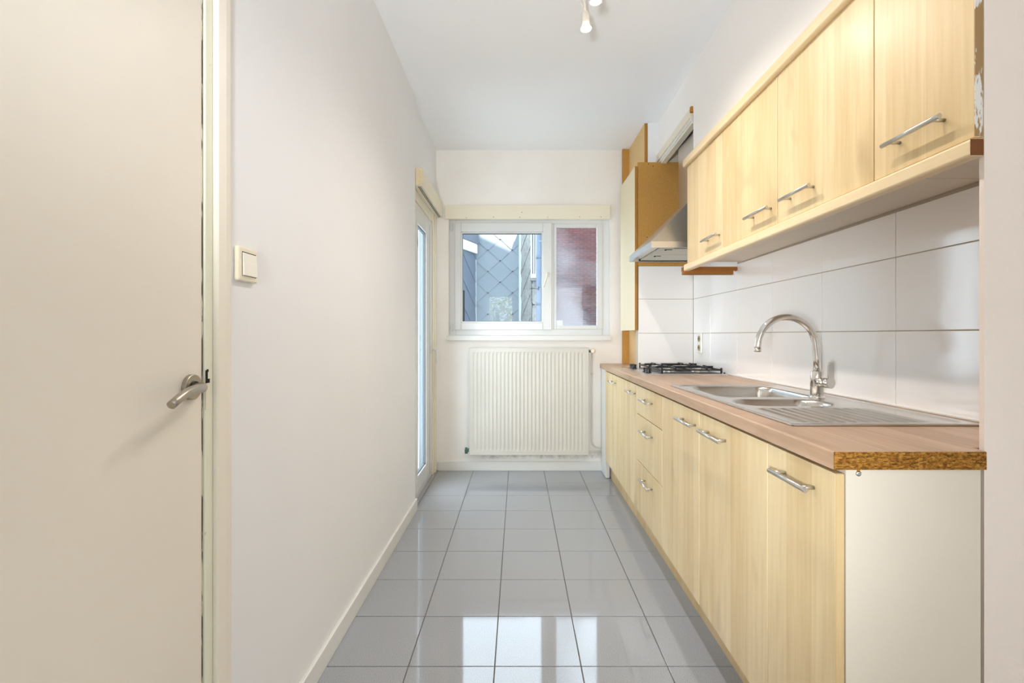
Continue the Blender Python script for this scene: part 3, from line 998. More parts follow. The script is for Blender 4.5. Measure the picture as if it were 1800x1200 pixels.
mk('chipboard_end', boxes((0.6525, 0.9665, 1.0035, 1.0062, cb + 0.0003, ct - 0.0012)), MAT['chipboard'], wt, label='raw brown chipboard end')

# ================================================================== sink (pressed steel) with mixer
sk = thing('kitchen_sink', (0.97, 1.79, 0.909), 'stainless steel sink with two bowls and ribbed drainer', 'sink')
SX0, SX1, SY0, SY1, SZ = 0.724, 1.222, 1.284, 2.302, 0.9105


def sd_rr(x, y, cx_, cy_, hx, hy2, r):
    qx, qy = abs(x - cx_) - hx + r, abs(y - cy_) - hy2 + r
    return math.hypot(max(qx, 0), max(qy, 0)) + min(max(qx, qy), 0) - r


def smooth(a, b, t):
    t = max(0.0, min(1.0, (t - a) / (b - a)))
    return t * t * (3 - 2 * t)


def sink_h(x, y):
    z = 0.004
    z -= 0.004 * smooth(0.004, 0.0, min(x - SX0, SX1 - x, y - SY0, SY1 - y))   # turned-down rim
    inner = sd_rr(x, y, (SX0 + SX1) / 2, (SY0 + SY1) / 2, (SX1 - SX0) / 2 - 0.022, (SY1 - SY0) / 2 - 0.022, 0.03)
    z -= 0.003 * smooth(0.004, -0.004, inner)
    big = sd_rr(x, y, 0.963, 2.055, 0.180, 0.190, 0.055)
    z += 0.0015 * smooth(0.016, 0.010, big)
    z -= 0.006 * smooth(0.008, -0.002, big)
    z -= 0.148 * smooth(0.0, -0.020, big) * (1 if big < 0 else 0)
    small = sd_rr(x, y, 0.930, 1.722, 0.160, 0.085, 0.075)
    z -= 0.005 * smooth(0.008, -0.002, small)
    z -= 0.100 * smooth(0.0, -0.018, small) * (1 if small < 0 else 0)
    dr = sd_rr(x, y, 0.945, 1.455, 0.185, 0.135, 0.03)
    if dr < 0.004:
        f = smooth(0.004, -0.012, dr)
        z -= 0.003 * f
        rib = 0.5 + 0.5 * math.cos(2 * math.pi * (x - 0.76) / 0.034)
        z += 0.0055 * f * rib ** 2
    return SZ + z


NX, NY = 112, 220
bm = bmesh.new()
gr = [[bm.verts.new((SX0 + (SX1 - SX0) * i / NX, SY0 + (SY1 - SY0) * j / NY, 0)) for i in range(NX + 1)] for j in range(NY + 1)]
for row in gr:
    for v in row:
        v.co.z = sink_h(v.co.x, v.co.y)
for j in range(NY):
    for i in range(NX):
        f = bm.faces.new((gr[j][i], gr[j][i + 1], gr[j + 1][i + 1], gr[j + 1][i]))
        f.smooth = True
mk('basin', bm, MAT['sink_steel'], sk)
mk('rim', boxes((SX0 - 0.003, SX0 + 0.0025, SY0 - 0.003, SY1 + 0.003, 0.9095, 0.9150), (SX1 - 0.0025, SX1 + 0.003, SY0 - 0.003, SY1 + 0.003, 0.9095, 0.9150),
                (SX0 - 0.003, SX1 + 0.003, SY0 - 0.003, SY0 + 0.0025, 0.9095, 0.9150), (SX0 - 0.003, SX1 + 0.003, SY1 - 0.0025, SY1 + 0.003, 0.9095, 0.9150),
                bevel=0.0015, seg=2), MAT['steel'], sk)
for (dx, dy, dz, rr) in ((0.963, 2.055, sink_h(0.963, 2.055), 0.042), (0.93, 1.722, sink_h(0.93, 1.722), 0.030)):
    mk('drain', lathe([(rr, 0), (rr, 0.002), (rr * 0.85, 0.003), (rr * 0.6, 0.0005), (rr * 0.2, 0.004)], (dx, dy, dz), (0, 0, 1), 24), MAT['chrome'], sk)

fa = thing('kitchen_mixer_tap', (1.131, 1.842, 0.915), 'chrome swan-neck mixer tap behind the small bowl', 'tap')
FXc, FYc = 1.131, 1.842
fz0 = sink_h(FXc, FYc)
mk('base_ring', lathe([(0.0265, 0), (0.0265, 0.005), (0.0235, 0.009), (0.0235, 0.010)], (FXc, FYc, fz0), (0, 0, 1), 32), MAT['chrome'], fa)
mk('body', lathe([(0.0225, 0.009), (0.0225, 0.100), (0.0215, 0.102), (0.013, 0.1025)], (FXc, FYc, fz0), (0, 0, 1), 32), MAT['chrome'], fa)
sp = [(FXc, FYc, fz0 + 0.10), (FXc - 0.001, FYc, fz0 + 0.15), (FXc - 0.004, FYc, fz0 + 0.185)]
R = 0.109
cxs, czs = FXc - 0.006 - R, 1.104
for i in range(25):
    a = math.pi * (i / 24.0) * 1.0
    sp.append((cxs + R * math.cos(a), FYc, czs + 0.004 + R * math.sin(a)))
sp.append((cxs - R - 0.001, FYc, czs - 0.006))
spo = mk('spout', tube(sp, 0.0125, 20), MAT['chrome'], fa)
mk('aerator', lathe([(0.0128, 0), (0.0132, -0.014), (0.0110, -0.0145)], (cxs - R - 0.001, FYc, czs - 0.004), (0, 0, 1), 24), MAT['chrome'], spo)
# side cartridge and paddle lever
lv = mk('cartridge', bm_tube(tube([(FXc + 0.001, FYc - 0.003, fz0 + 0.061), (FXc + 0.0115, FYc - 0.031, fz0 + 0.061)], 0.0185, 24),
                             [(FXc + 0.0118, FYc - 0.0318, fz0 + 0.061), (FXc + 0.018, FYc - 0.0480, fz0 + 0.061)], 0.0190, 24), MAT['chrome'], fa)
bm = bmesh.new()
ax = Vector((0.35, -0.94, 0)).normalized()
sd = Vector((0.94, 0.35, 0)).normalized()
c0 = Vector((FXc + 0.0183, FYc - 0.0485, fz0 + 0.061))
outl = []
for i in range(25):
    a = math.radians(130) + math.radians(280) * i / 24
    outl.append((0.0200 * math.cos(a), 0.0200 * math.sin(a)))
outl2 = [(0.0145, 0.030), (0.0140, 0.058)]
for i in range(9):
    a = math.pi * i / 8
    outl2.append((0.0138 * math.cos(a), 0.064 + 0.0138 * math.sin(a)))
outl2 += [(-0.0140, 0.058), (-0.0145, 0.030)]
pts_ = outl + outl2
vf = [bm.verts.new(c0 + sd * p[0] + Vector((0, 0, p[1]))) for p in pts_]
vb = [bm.verts.new(c0 + ax * 0.006 + sd * p[0] + Vector((0, 0, p[1]))) for p in pts_]
bm.faces.new(vf); bm.faces.new(vb[::-1])
for i in range(len(pts_)):
    bm.faces.new((vf[i], vf[(i + 1) % len(pts_)], vb[(i + 1) % len(pts_)], vb[i]))
bmesh.ops.recalc_face_normals(bm, faces=bm.faces[:])
mk('lever', bm, MAT['handle'], fa)

# ================================================================== gas hob
hob = thing('gas_hob', (0.995, 3.18, 0.909), 'stainless four-burner gas hob with black pan supports', 'hob')
HX0, HX1, HY0, HY1 = 0.742, 1.250, 2.890, 3.478
bm = bmesh.new()
bm_prism(bm, [(HX0, 0.9092), (HX1, 0.9092), (HX1, 0.915), (HX1 - 0.008, 0.9185), (HX0 + 0.03, 0.9185), (HX0, 0.914)], 'y', HY0, HY1)
mk('plate', bm, MAT['steel'], hob)
mk('burner_tray', boxes((HX0 + 0.115, HX1 - 0.030, HY0 + 0.030, HY1 - 0.030, 0.9186, 0.9205), bevel=0.001), MAT['black_iron'], hob)
burners = [(0.945, 3.045, 0.034), (1.135, 3.045, 0.044), (0.945, 3.325, 0.044), (1.135, 3.325, 0.028)]
for bx_, by_, br in burners:
    b = mk('burner', lathe([(br * 1.15, 0), (br * 1.15, 0.003), (br, 0.004), (br, 0.015), (br * 0.95, 0.016)], (bx_, by_, 0.9205), (0, 0, 1), 28), MAT['steel'], hob)
    mk('burner_cap', lathe([(br * 0.95, 0.016), (br * 0.98, 0.019), (br * 0.9, 0.022), (br * 0.2, 0.023)], (bx_, by_, 0.9205), (0, 0, 1), 28), MAT['handle'], b)
for yc in (3.045, 3.325):
    bs = []
    gx0, gx1, gy0, gy1, gz0, gz1 = 0.862, 1.218, yc - 0.128, yc + 0.128, 0.944, 0.953
    w_ = 0.009
    for (xx, yy) in ((gx0, gy0), (gx1, gy0), (gx0, gy1), (gx1, gy1)):
        bs.append((xx - 0.005, xx + 0.005, yy - 0.005, yy + 0.005, 0.9205, gz1))
    bs += [(gx0 - 0.005, gx1 + 0.005, gy0 - 0.0045, gy0 + 0.0045, gz0 - 0.008, gz1 - 0.008), (gx0 - 0.005, gx1 + 0.005, gy1 - 0.0045, gy1 + 0.0045, gz0 - 0.008, gz1 - 0.008),
           (gx0 - 0.0045, gx0 + 0.0045, gy0, gy1, gz0 - 0.008, gz1 - 0.008), (gx1 - 0.0045, gx1 + 0.0045, gy0, gy1, gz0 - 0.008, gz1 - 0.008),
           (1.036, 1.045, gy0, gy1, gz0 - 0.008, gz1 - 0.008)]
    for xc in (0.945, 1.135):
        bs += [(xc - 0.004, xc + 0.004, gy0, yc - 0.030, gz0, gz1 + 0.004), (xc - 0.004, xc + 0.004, yc + 0.030, gy1, gz0, gz1 + 0.004)]
    bs += [(gx0, 0.915, yc - 0.004, yc + 0.004, gz0, gz1 + 0.004), (0.975, 1.105, yc - 0.004, yc + 0.004, gz0, gz1 + 0.004), (1.165, gx1, yc - 0.004, yc + 0.004, gz0, gz1 + 0.004)]
    mk('pan_support', boxes(*bs, bevel=0.0015, seg=1), MAT['black_iron'], hob)
for ky in (3.425, 3.365, 3.060, 2.998):
    kn = mk('knob', lathe([(0.020, 0), (0.020, 0.004), (0.0155, 0.006), (0.0140, 0.024), (0.0115, 0.027)], (0.802, ky, 0.9180), (0, 0, 1), 20), MAT['black_plastic'], hob)
    mk('grip', boxes((0.786, 0.818, ky - 0.0035, ky + 0.0035, 0.928, 0.9475), bevel=0.002), MAT['black_plastic'], kn)
mk('ignition_button', lathe([(0.006, 0), (0.006, 0.006), (0.004, 0.008)], (1.235, 2.915, 0.9180), (0, 0, 1), 12), MAT['black_plastic'], hob)

# ================================================================== wall units
UF = 0.962
ub = [2.769, 2.291, 1.806, 1.316, 1.024]
uh = [(2.300, 2.485), (1.825, 2.012), (1.560, 1.742), (1.076, 1.248)]
ulab = ['maple wall unit beside the extractor hood', 'maple wall unit second from the hood with its handle at the near corner',
        'maple wall unit third from the hood with its handle at the far corner', 'narrow maple wall unit at the near end beside the partition']
for i in range(4):
    yb, ya = ub[i], ub[i + 1]
    u = thing('wall_cabinet', (1.1, (ya + yb) / 2, 1.57), ulab[i], 'cabinet', 'maple wall units above the worktop')
    y0 = max(ya, 1.036)
    d = mk('door', boxes((UF, UF + 0.017, ya + 0.002, yb - 0.002, 1.558, 2.106), bevel=0.0015), MAT['maple'], u, warp=upper_warp)
    bar_handle(d, UF, uh[i][0], uh[i][1], 1.626, upper_warp)
    mk('body', boxes((UF + 0.019, XT - 0.001, y0 + 0.001, y0 + 0.017, 1.572, 2.106), (UF + 0.019, XT - 0.001, yb - 0.017, yb - 0.001, 1.572, 2.106),
                     (UF + 0.019, XT - 0.001, y0 + 0.001, yb - 0.001, 1.566, 1.584), (UF + 0.019, XT - 0.001, y0 + 0.017, yb - 0.017, 2.09, 2.106)),
       MAT['white_panel'], u, warp=upper_warp)
    if i == 3:
        mk('worn_edge', boxes((UF + 0.0005, UF + 0.0165, ya + 0.0002, ya + 0.0022, 1.56, 2.104)), MAT['worn'], d, warp=upper_warp)


def moulding(name, z0, z1, x0, x1, ya, yb, rad_, lab):
    pts = [(x1, z0), (x1, z1)]
    n = 6
    for i in range(n + 1):
        a = math.pi / 2 + math.pi / 2 * i / n
        pts.append((x0 + rad_ + rad_ * math.cos(a), z1 - rad_ + rad_ * math.sin(a)))
    for i in range(n + 1):
        a = math.pi + math.pi / 2 * i / n
        pts.append((x0 + rad_ + rad_ * math.cos(a), z0 + rad_ + rad_ * math.sin(a)))
    bm = bmesh.new()
    bm_prism(bm, pts, 'y', ya, yb)
    return mk(name, bm, MAT['maple_h'], warp=upper_warp, label=lab, cat='moulding')


lm = moulding('light_pelmet', 1.516, 1.553, 0.947, 0.975, 1.020, 2.782, 0.007, 'maple moulding under the doors of the wall units')
mk('end_cap', boxes((0.9480, 0.9745, 1.0185, 1.0202, 1.5175, 1.5515)), MAT['brown_end'], lm, warp=upper_warp)
moulding('cornice_moulding', 2.108, 2.152, 0.942, 1.00, 1.024, 2.785, 0.008, 'maple cornice moulding along the top of the wall units')
# MDF battens below the far end of the wall units
mb = thing('mdf_batten', (1.1, 2.84, 1.49), 'brown wooden batten under the far end of the wall units', 'batten')
mk('upper_strip', boxes((0.955, 1.266, 2.812, 2.848, 1.522, 1.545)), MAT['brown_batten'], mb)
mk('lower_strip', boxes((0.955, 1.240, 2.804, 2.840, 1.500, 1.522)), MAT['brown_batten'], mb)
mk('white_cap', boxes((1.240, 1.246, 2.802, 2.840, 1.498, 1.520)), MAT['pvc'], mb)

# ================================================================== extractor hood
hd = thing('extractor_hood', (1.0, 3.135, 1.66), 'stainless pyramid extractor hood with a square duct', 'extractor hood')
EX0, EX1, EY0, EY1, EZ = 0.780, 1.255, 2.852, 3.420, 1.663
mk('rim', boxes((EX0, EX0 + 0.012, EY0, EY1, EZ, EZ + 0.036), (EX1 - 0.012, EX1, EY0, EY1, EZ, EZ + 0.036),
                (EX0 + 0.012, EX1 - 0.012, EY0, EY0 + 0.012, EZ, EZ + 0.036), (EX0 + 0.012, EX1 - 0.012, EY1 - 0.012, EY1, EZ, EZ + 0.036)), MAT['steel'], hd)
bm = bmesh.new()
lo = [(EX0, EY0), (EX1, EY0), (EX1, EY1), (EX0, EY1)]
hi = [(1.068, 2.985), (1.255, 2.985), (1.255, 3.262), (1.068, 3.262)]
va = [bm.verts.new((x, y, EZ + 0.036)) for x, y in lo]
vb2 = [bm.verts.new((x, y, 1.995)) for x, y in hi]
for i in range(4):
    bm.faces.new((va[i], va[(i + 1) % 4], vb2[(i + 1) % 4], vb2[i]))
bm.faces.new(vb2)
bm.faces.new(va[::-1])
bmesh.ops.recalc_face_normals(bm, faces=bm.faces[:])
mk('canopy', bm, MAT['steel'], hd)
mk('duct', boxes((1.072, 1.252, 2.990, 3.258, 1.995, 2.412), bevel=0.003), MAT['steel'], hd)
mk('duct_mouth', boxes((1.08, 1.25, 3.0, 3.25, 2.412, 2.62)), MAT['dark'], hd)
mk('underside', boxes((EX0 + 0.012, EX1 - 0.012, EY0 + 0.012, EY1 - 0.012, EZ + 0.014, EZ + 0.020)), MAT['steel'], hd)
mk('grease_filter', boxes((EX0 + 0.07, EX1 - 0.04, 3.146, EY1 - 0.035, EZ + 0.006, EZ + 0.014), bevel=0.002), MAT['filter'], hd)
mk('grease_filter', boxes((EX0 + 0.07, EX1 - 0.04, EY0 + 0.075, 3.132, EZ + 0.006, EZ + 0.014), bevel=0.002), MAT['filter'], hd)
mk('filter_catch', boxes((EX0 + 0.11, EX0 + 0.155, EY0 + 0.10, EY0 + 0.105, EZ + 0.003, EZ + 0.006), (EX0 + 0.115, EX0 + 0.125, EY0 + 0.115, EY0 + 0.125, EZ + 0.003, EZ + 0.006)), MAT['dark'], hd)
mk('filter_catch', boxes((EX0 + 0.11, EX0 + 0.155, 3.19, 3.195, EZ + 0.003, EZ + 0.006), (EX0 + 0.115, EX0 + 0.125, 3.205, 3.215, EZ + 0.003, EZ + 0.006)), MAT['dark'], hd)
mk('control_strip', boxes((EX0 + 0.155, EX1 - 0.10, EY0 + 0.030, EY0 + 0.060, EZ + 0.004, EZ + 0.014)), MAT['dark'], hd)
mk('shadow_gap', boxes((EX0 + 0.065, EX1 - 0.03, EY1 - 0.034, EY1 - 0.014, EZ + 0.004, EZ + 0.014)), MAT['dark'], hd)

# lintel over the hood niche
ln = thing('niche_lintel', (1.03, 3.22, 2.385), 'cream painted wooden lintel above the hood duct', 'lintel', kind='structure')


def lint_warp(co):
    return Vector((co.x + 0.021 * (co.y - 2.85), co.y, co.z - 0.002 * (co.y - 2.85)))


mk('upper_board', boxes((1.008, 1.045, 2.872, 3.611, 2.430, 2.482), bevel=0.002), MAT['cream'], ln, warp=lint_warp)
mk('lower_board', boxes((1.016, 1.050, 2.868, 3.611, 2.410, 2.430), bevel=0.002), MAT['white_trim'], ln, warp=lint_warp)
mk('bead', boxes((1.022, 1.060, 2.864, 3.611, 2.396, 2.410), bevel=0.002), MAT['cream'], ln, warp=lint_warp)
mk('broken_end', boxes((1.012, 1.03, 2.853, 2.872, 2.46, 2.492)), MAT['mdf_edge'], ln, warp=lint_warp)

# ================================================================== boxed-in corner: tall cupboard door and MDF boards
tc = thing('tall_cupboard', (0.86, 3.77, 1.186), 'tall cream cupboard door with brown MDF side beside the window', 'cupboard')
mk('door', boxes((0.846, 0.8655, 3.530, 4.020, 1.186, 2.375), bevel=0.001), MAT['cream_panel'], tc)
mk('door_edge', boxes((0.8462, 0.8653, 3.5285, 3.5302, 1.187, 2.374)), MAT['mdf_edge'], tc)
sp_ = mk('side_panel', boxes((0.8685, 1.26, 3.530, 3.548, 1.653, 2.404)), MAT['mdf'], tc)
for px, pz in ((0.945, 2.390), (0.979, 2.375), (0.935, 1.86)):
    mk('screw_hole', lathe([(0.0035, 0), (0.0035, 0.0006)], (px, 3.530, pz), (0, -1, 0), 10), MAT['dark'], sp_)
pc = thing('pipe_casing', (0.94, 4.0, 0.909), 'bare MDF pipe casing in the corner right of the window', 'casing')
mk('back_board', boxes((0.880, 0.938, 4.112, 4.128, 0.910, CEIL - 0.001)), MAT['mdf'], pc)
mk('side_board', boxes((0.938, 0.958, 3.6155, 4.128, 0.910, CEIL - 0.001)), MAT['mdf_light'], pc)
mk('board_edge', boxes((0.9385, 0.9575, 3.614, 3.6157, 0.911, CEIL - 0.002)), MAT['mdf_edge'], pc)

# ================================================================== ceiling spotlight bar
sb = thing('spotlight_bar', (0.31, 1.8, CEIL - 0.03), 'white ceiling spotlight bar with lit reflector bulbs', 'ceiling light')
mk('rail', boxes((0.295, 0.325, 1.15, 2.20, CEIL - 0.022, CEIL), bevel=0.004), MAT['lamp_white'], sb)
heads = [((0.308, 2.235, 2.63), (0.42, 2.10, 0.0), True), ((0.322, 2.045, 2.63), (0.50, 2.25, 0.0), True),
         ((0.318, 1.62, 2.63), (0.30, 1.75, 0.0), False), ((0.318, 1.15, 2.63), (0.60, 1.15, 0.5), False)]
LAMPS = []
for pos, target, vis in heads:
    p = Vector(pos)
    dr_ = (Vector(target) - p).normalized()
    hdn = mk('lamp_holder', lathe([(0.009, -0.002), (0.0175, 0.002), (0.0185, 0.045), (0.0175, 0.047)], p, dr_, 20), MAT['lamp_white'], sb)
    mk('bulb', lathe([(0.0155, 0.047), (0.0165, 0.054), (0.0250, 0.076)], p, dr_, 20), MAT['bulb_glass'], hdn)
    mk('bulb_face', lathe([(0.0246, 0.0765), (0.0235, 0.0785), (0.010, 0.0800)], p, dr_, 20), MAT['bulb'], hdn)
    mk('stem', tube([(p.x - 0.004, p.y - 0.01, CEIL - 0.02), (p.x - 0.003, p.y - 0.004, p.z + 0.02), (p.x, p.y, p.z)], 0.0055, 10), MAT['lamp_white'], hdn)
    mk('cable', tube([(p.x - 0.035, p.y - 0.02, CEIL - 0.03), (p.x - 0.018, p.y - 0.012, p.z + 0.028), (p.x - 0.003, p.y, p.z + 0.010)], 0.0018, 6), MAT['lamp_white'], hdn)
    lp = p + dr_ * 0.090
    LAMPS.append((lp, dr_))
for i, (lp, dr_) in enumerate(LAMPS):
    o = light('spot_bulb', 'SPOT', lp, (25, 25, 13, 17)[i], (0.97, 0.89, 0.82), aim=lp + dr_, spot_size=math.radians(150), spot_blend=1.0,
              shadow_soft_size=0.016)

# ================================================================== outside
YC = 8.0


def clip_poly(poly, lo, hi):
    def cut(p, inside, inter):
        out = []
        for i in range(len(p)):
            a, b = p[i], p[(i + 1) % len(p)]
            if inside(a):
                out.append(a)
                if not inside(b): out.append(inter(a, b))
            elif inside(b):
                out.append(inter(a, b))
        return out
    for ax_ in (0, 1):
        for sgn, lim in ((1, lo[ax_]), (-1, hi[ax_])):
            ins = lambda q: sgn * (q[ax_] - lim) >= 0
            def itx(a, b):
                t = (lim - a[ax_]) / (b[ax_] - a[ax_])
                return (a[0] + t * (b[0] - a[0]), a[1] + t * (b[1] - a[1]))
            if not poly: return []
            poly = cut(poly, ins, itx)
    return poly


def diamonds(parent, place, lo, hi, pw, ph, mat, off=(0, 0), gap=0.007, notch=0.018):
    """overlapping diamond shingles on a plane; place(u, v, d) -> world point d in front of the plane"""
    nu = int((hi[0] - lo[0]) / pw) + 3
    nv = int((hi[1] - lo[1]) / (ph / 2)) + 3
    cnt = 0
    for b in range(-1, nv):
        for a in range(-1, nu):
            cu = lo[0] + off[0] + a * pw + (pw / 2 if b % 2 else 0)
            cv = lo[1] + off[1] + b * ph / 2
            hw, hh = pw / 2 - gap, ph / 2 - gap
            poly = [(cu - hw, cv), (cu - notch, cv - hh), (cu + notch, cv - hh), (cu + hw, cv), (cu + notch, cv + hh), (cu - notch, cv + hh)]
            poly = clip_poly(poly, lo, hi)
            if len(poly) < 3:
                continue
            area = abs(sum(poly[i][0] * poly[(i + 1) % len(poly)][1] - poly[(i + 1) % len(poly)][0] * poly[i][1] for i in range(len(poly)))) / 2
            if area < 0.002:
                continue
            bm = bmesh.new()
            def dd(v):       # lower tip stands proud over the shingle below
                return 0.010 + 0.016 * max(0.0, min(1.0, (cv + hh - v) / (2 * hh)))
            f = [bm.verts.new(place(p[0], p[1], dd(p[1]))) for p in poly]
            g = [bm.verts.new(place(p[0], p[1], 0.001)) for p in poly]
            try:
                bm.faces.new(f); bm.faces.new(g[::-1])
                for i in range(len(poly)):
                    bm.faces.new((f[i], g[i], g[(i + 1) % len(poly)], f[(i + 1) % len(poly)]))
            except ValueError:
                bm.free(); continue
            bmesh.ops.recalc_face_normals(bm, faces=bm.faces[:])
            mk('shingle', bm, mat, parent)
            cnt += 1
    return cnt


nb = mk('slate_clad_house', boxes((-3.0, 0.010, YC, YC + 5.5, -0.1, 3.4)), MAT['joint'],
        label='house clad in pale blue diamond slates outside the window', cat='building')
diamonds(nb, lambda u, v, d: (u, YC - d, v), (-0.98, 0.6), (0.008, 3.4), 0.406, 0.350, MAT['slate_light'], off=(0.075, 0.02))
mk('corner_trim', boxes((0.010, 0.062, YC - 0.035, YC + 0.1, -0.1, 3.42)), MAT['pale_trim'], nb)
mk('edge_trim', boxes((-0.705, -0.685, YC - 0.05, YC - 0.02, -0.1, 2.38)), MAT['pale_trim'], nb)
mk('coping', boxes((-3.02, 0.09, YC - 0.06, YC + 5.5, 3.4, 3.46)), MAT['zinc'], nb)

EA, EB = Vector((-0.712, 7.93, 0)), Vector((-0.915, 7.42, 0))       # oblique side of the extension
ed = EB - EA; EL = ed.length; ed.normalize()
en = Vector((-ed.y, ed.x, 0))
if en.y > 0: en = -en
EC, ED = (-3.0, 7.42), (-3.0, 7.93)


def ext_slab(p, z0, z1):
    bm = bmesh.new()
    a, b = EA + en * p, EB + en * p
    bm_prism(bm, [(a.x, a.y), (b.x, b.y), (-3.0, b.y - p), (-3.0, a.y)], 'z', z0, z1)
    return bm


MAT['grey_render'] = paint('grey_render', srgb(112, 118, 122), rough=0.85, bump=0.2)
ex = mk('low_extension', ext_slab(0.0, -0.1, 2.50), MAT['grey_render'],
        label='low extension with dark slate side and white fascia', cat='building')
diamonds(ex, lambda u, v, d: EA + ed * u + en * d + Vector((0, 0, v)), (0.0, 0.6), (EL, 2.49), 0.42, 0.40, MAT['slate_dark'], off=(0.1, 0.1))
bm = bmesh.new()
fa0, fb0 = EA + en * 0.02, EB + en * 0.02 + ed * 0.02
fa1, fb1 = EA + en * 0.05, EB + en * 0.05 + ed * 0.02
bm_prism(bm, [(fa0.x, fa0.y), (fb0.x, fb0.y), (fb1.x, fb1.y), (fa1.x, fa1.y)], 'z', 2.475, 2.628)
mk('fascia', bm, MAT['fascia'], ex)
mk('roof_edge', ext_slab(0.075, 2.63, 2.80), MAT['slate_dark'], ex)
mk('roof', ext_slab(-0.05, 2.80, 2.90), MAT['roofing'], ex)
bm = bmesh.new()
wa, wb = EB - ed * 0.14, EB - ed * 0.02
bm_prism(bm, [(wa.x, wa.y), (wb.x, wb.y), ((wb + en * 0.04).x, (wb + en * 0.04).y), ((wa + en * 0.04).x, (wa + en * 0.04).y)], 'z', 0.7, 1.865)
exw = mk('window', bm, MAT['slate_dark'], ex)
bm = bmesh.new()
wa, wb = EB - ed * 0.125 + en * 0.0405, EB - ed * 0.035 + en * 0.0405
bm_prism(bm, [(wa.x, wa.y), (wb.x, wb.y), ((wb + en * 0.003).x, (wb + en * 0.003).y), ((wa + en * 0.003).x, (wa + en * 0.003).y)], 'z', 0.74, 1.84)
mk('pane', bm, MAT['dark'], exw)

ow = thing('old_slate_wall', (0.2, 7.5, -0.1), 'weathered grey slate wall with a white window beside the downpipe', 'building')
P0, P1 = Vector((0.064, 7.97, 0)), Vector((0.215, 7.60, 0))
dv = (P1 - P0); Lw = dv.length; dv.normalize()
nrm = Vector((-dv.y, dv.x, 0))
if nrm.y > 0: nrm = -nrm
bm = bmesh.new()
bm_prism(bm, [(P0.x, P0.y), (P1.x, P1.y), (0.44, 7.60), (0.44, 7.97)], 'z', -0.1, 2.95)
mk('core', bm, MAT['joint'], ow)
diamonds(ow, lambda u, v, d: P0 + dv * u + nrm * d + Vector((0, 0, v)), (0.0, 0.6), (Lw, 2.95), 0.37, 0.37, MAT['slate_old'], off=(0.16, 0.05))
diamonds(ow, lambda u, v, d: Vector((u, 7.60 - d, v)), (0.217, 0.6), (0.44, 2.95), 0.15, 0.37, MAT['slate_old'], off=(0.03, 0.1))
wn = mk('window_frame', boxes((0.192, 0.214, 7.50, 7.555, 2.06, 2.9), (0.232, 0.248, 7.50, 7.555, 2.06, 2.9), (0.262, 0.280, 7.50, 7.555, 2.06, 2.9),
                              (0.192, 0.320, 7.48, 7.555, 2.03, 2.09)), MAT['pvc'], ow)
mk('pane', boxes((0.214, 0.232, 7.53, 7.54, 2.09, 2.9), (0.248, 0.262, 7.53, 7.54, 2.09, 2.9), (0.280, 0.32, 7.53, 7.54, 2.09, 2.9)), MAT['slate_dark'], wn)
mk('sill', boxes((0.186, 0.33, 7.45, 7.55, 1.985, 2.03)), MAT['roofing'], wn)
dp = thing('downpipe', (0.310, 7.35, -0.1), 'blue-grey zinc downpipe beside the old slate wall', 'downpipe')
mk('pipe', lathe([(0.042, -0.1), (0.042, 2.95)], (0.310, 7.35, 0), (0, 0, 1), 20), MAT['zinc'], dp)
for z in (1.60, 2.30):
    mk('pipe_collar', lathe([(0.044, 0), (0.0445, 0.06), (0.043, 0.062)], (0.310, 7.35, z), (0, 0, 1), 20), MAT['zinc'], dp)
mk('bracket', boxes((0.18, 0.30, 7.30, 7.308, 1.845, 1.855), (0.300, 0.312, 7.29, 7.40, 1.83, 1.875)), MAT['dark'], dp)

# brick house further off
YB = 14.0
bw = mk('brick_house', boxes((0.9, 3.2, YB, YB + 0.5, -0.1, 7.0)), MAT['mortar'],
        label='red brick house wall seen through the narrow pane', cat='building')
BL, BH = 0.207, 0.0655
bmb = bmesh.new(); bm_box(bmb, -0.0975, 0.0975, -0.012, 0.010, 0, 0.052)
bme = bpy.data.meshes.new('brick'); bmb.to_mesh(bme); bmb.free(); bme.materials.append(MAT['brick'])
bmh = bmesh.new(); bm_box(bmh, -0.0465, 0.0465, -0.012, 0.010, 0, 0.052)
bmeh = bpy.data.meshes.new('half_brick'); bmh.to_mesh(bmeh); bmh.free(); bmeh.materials.append(MAT['brick'])
rest = bmesh.new()
count = 0
z = 0.6
row = 0
while z < 6.4:
    x = 1.0 + (0.0 if row % 2 == 0 else BL / 2)
    while x < 3.1:
        px = 911 + 855 * x / YB
        inview = 1.06 < x < 2.36 and 1.42 < z < 4.26
        if inview and count < 300:
            link('brick', bme, (x, YB - 0.004 + random.uniform(-0.003, 0.002), z), bw)
            count += 1
        else:
            bm_box(rest, x - 0.0975, x + 0.0975, YB - 0.016, YB + 0.006, z, z + 0.052)
        x += BL
    z += BH
    row += 1
mk('brickwork', rest, MAT['brick'], bw, kind='stuff')
mk('meter_box', boxes((1.105, 1.265, YB - 0.12, YB - 0.02, 1.30, 1.57), bevel=0.01), MAT['pvc'],
   label='small white box on the brick wall low in the narrow pane', cat='box')

# tall block added out of view to keep the brick wall in shade
mk('tall_neighbour_house', boxes((3.25, 4.9, 6.5, 15.0, -0.1, 12.0)), MAT['render_wall'],
   label='tall rendered house that shades the courtyard', cat='building')
mk('courtyard_ground', boxes((-12, 12, 4.46, 30, -0.3, -0.1)), MAT['paving'],
   label='grey concrete courtyard behind the house', cat='ground', kind='structure')
mk('garden_ground', boxes((-12, 12, -14, -3.1, -0.3, -0.1)), MAT['paving'],
   label='paved garden behind the viewer', cat='ground', kind='structure')

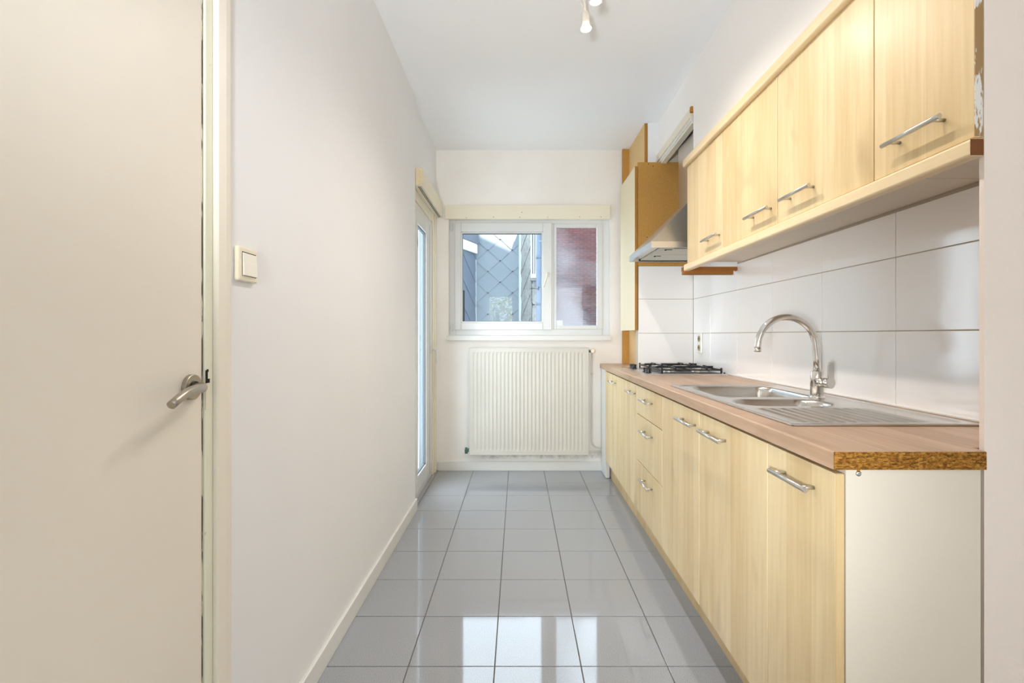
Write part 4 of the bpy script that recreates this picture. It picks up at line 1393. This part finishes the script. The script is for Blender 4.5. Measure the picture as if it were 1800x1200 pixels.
# added two-headed fill lamp, out of view behind the viewer: one head to the ceiling, one to the units
LX, LY = -0.36, -0.42
fl = thing('floor_lamp', (LX, LY, 0), 'two-headed floor lamp standing behind the viewer', 'lamp')
mk('base', lathe([(0.14, 0), (0.14, 0.012), (0.03, 0.03), (0.012, 0.04)], (LX, LY, 0.0), (0, 0, 1), 32), MAT['steel'], fl)
mk('pole', tube([(LX, LY, 0.03), (LX, LY, 1.25)], 0.011, 14), MAT['steel'], fl)
for nm, hz_, aim_, pw_, cone_, col_ in (('uplight', 1.27, (0.25, 3.2, 2.72), 150, 72, (0.91, 0.97, 1.03)),
                                       ('reading_light', 1.06, (0.78, 2.75, 0.74), 175, 52, (0.90, 0.97, 1.04))):
    up_p = Vector((LX, LY + 0.05, hz_))
    up_d = (Vector(aim_) - up_p).normalized()
    mk('lamp_shade', lathe([(0.02, -0.06), (0.04, -0.03), (0.07, 0.02), (0.066, 0.02), (0.036, -0.025), (0.018, -0.05)], up_p, up_d, 28), MAT['lamp_white'], fl)
    light(nm, 'SPOT', up_p + up_d * 0.03, pw_, col_, aim=up_p + up_d, spot_size=math.radians(cone_), spot_blend=1.0, shadow_soft_size=0.10)

# tree in the garden behind the viewer (mirrored in the left pane)
tr = thing('garden_tree', (-0.55, -5.2, -0.1), 'leafy yellow-green tree mirrored faintly in the window pane', 'tree')
mk('trunk', tube([(-0.55, -5.3, -0.1), (-0.52, -5.3, 1.0), (-0.6, -5.25, 1.8)], [0.09, 0.07, 0.05], 10), MAT['bark'], tr)
bm = bmesh.new()
rng = random.Random(3)
for i in range(6000):
    while True:
        q = Vector((rng.uniform(-1, 1), rng.uniform(-1, 1), rng.uniform(-1, 1)))
        if q.length < 1: break
    c = Vector((-0.6 + q.x * 1.5, -5.3 + q.y * 0.6, 2.0 + q.z * 1.7))
    a = Vector((rng.uniform(-1, 1), rng.uniform(-1, 1), rng.uniform(-1, 1))).normalized()
    b = a.orthogonal().normalized()
    s = rng.uniform(0.030, 0.062)
    vs = [bm.verts.new(c + a * s), bm.verts.new(c + b * s * 0.5), bm.verts.new(c - a * s), bm.verts.new(c - b * s * 0.5)]
    bm.faces.new(vs)
mk('crown', bm, MAT['leaf'], tr, kind='stuff')
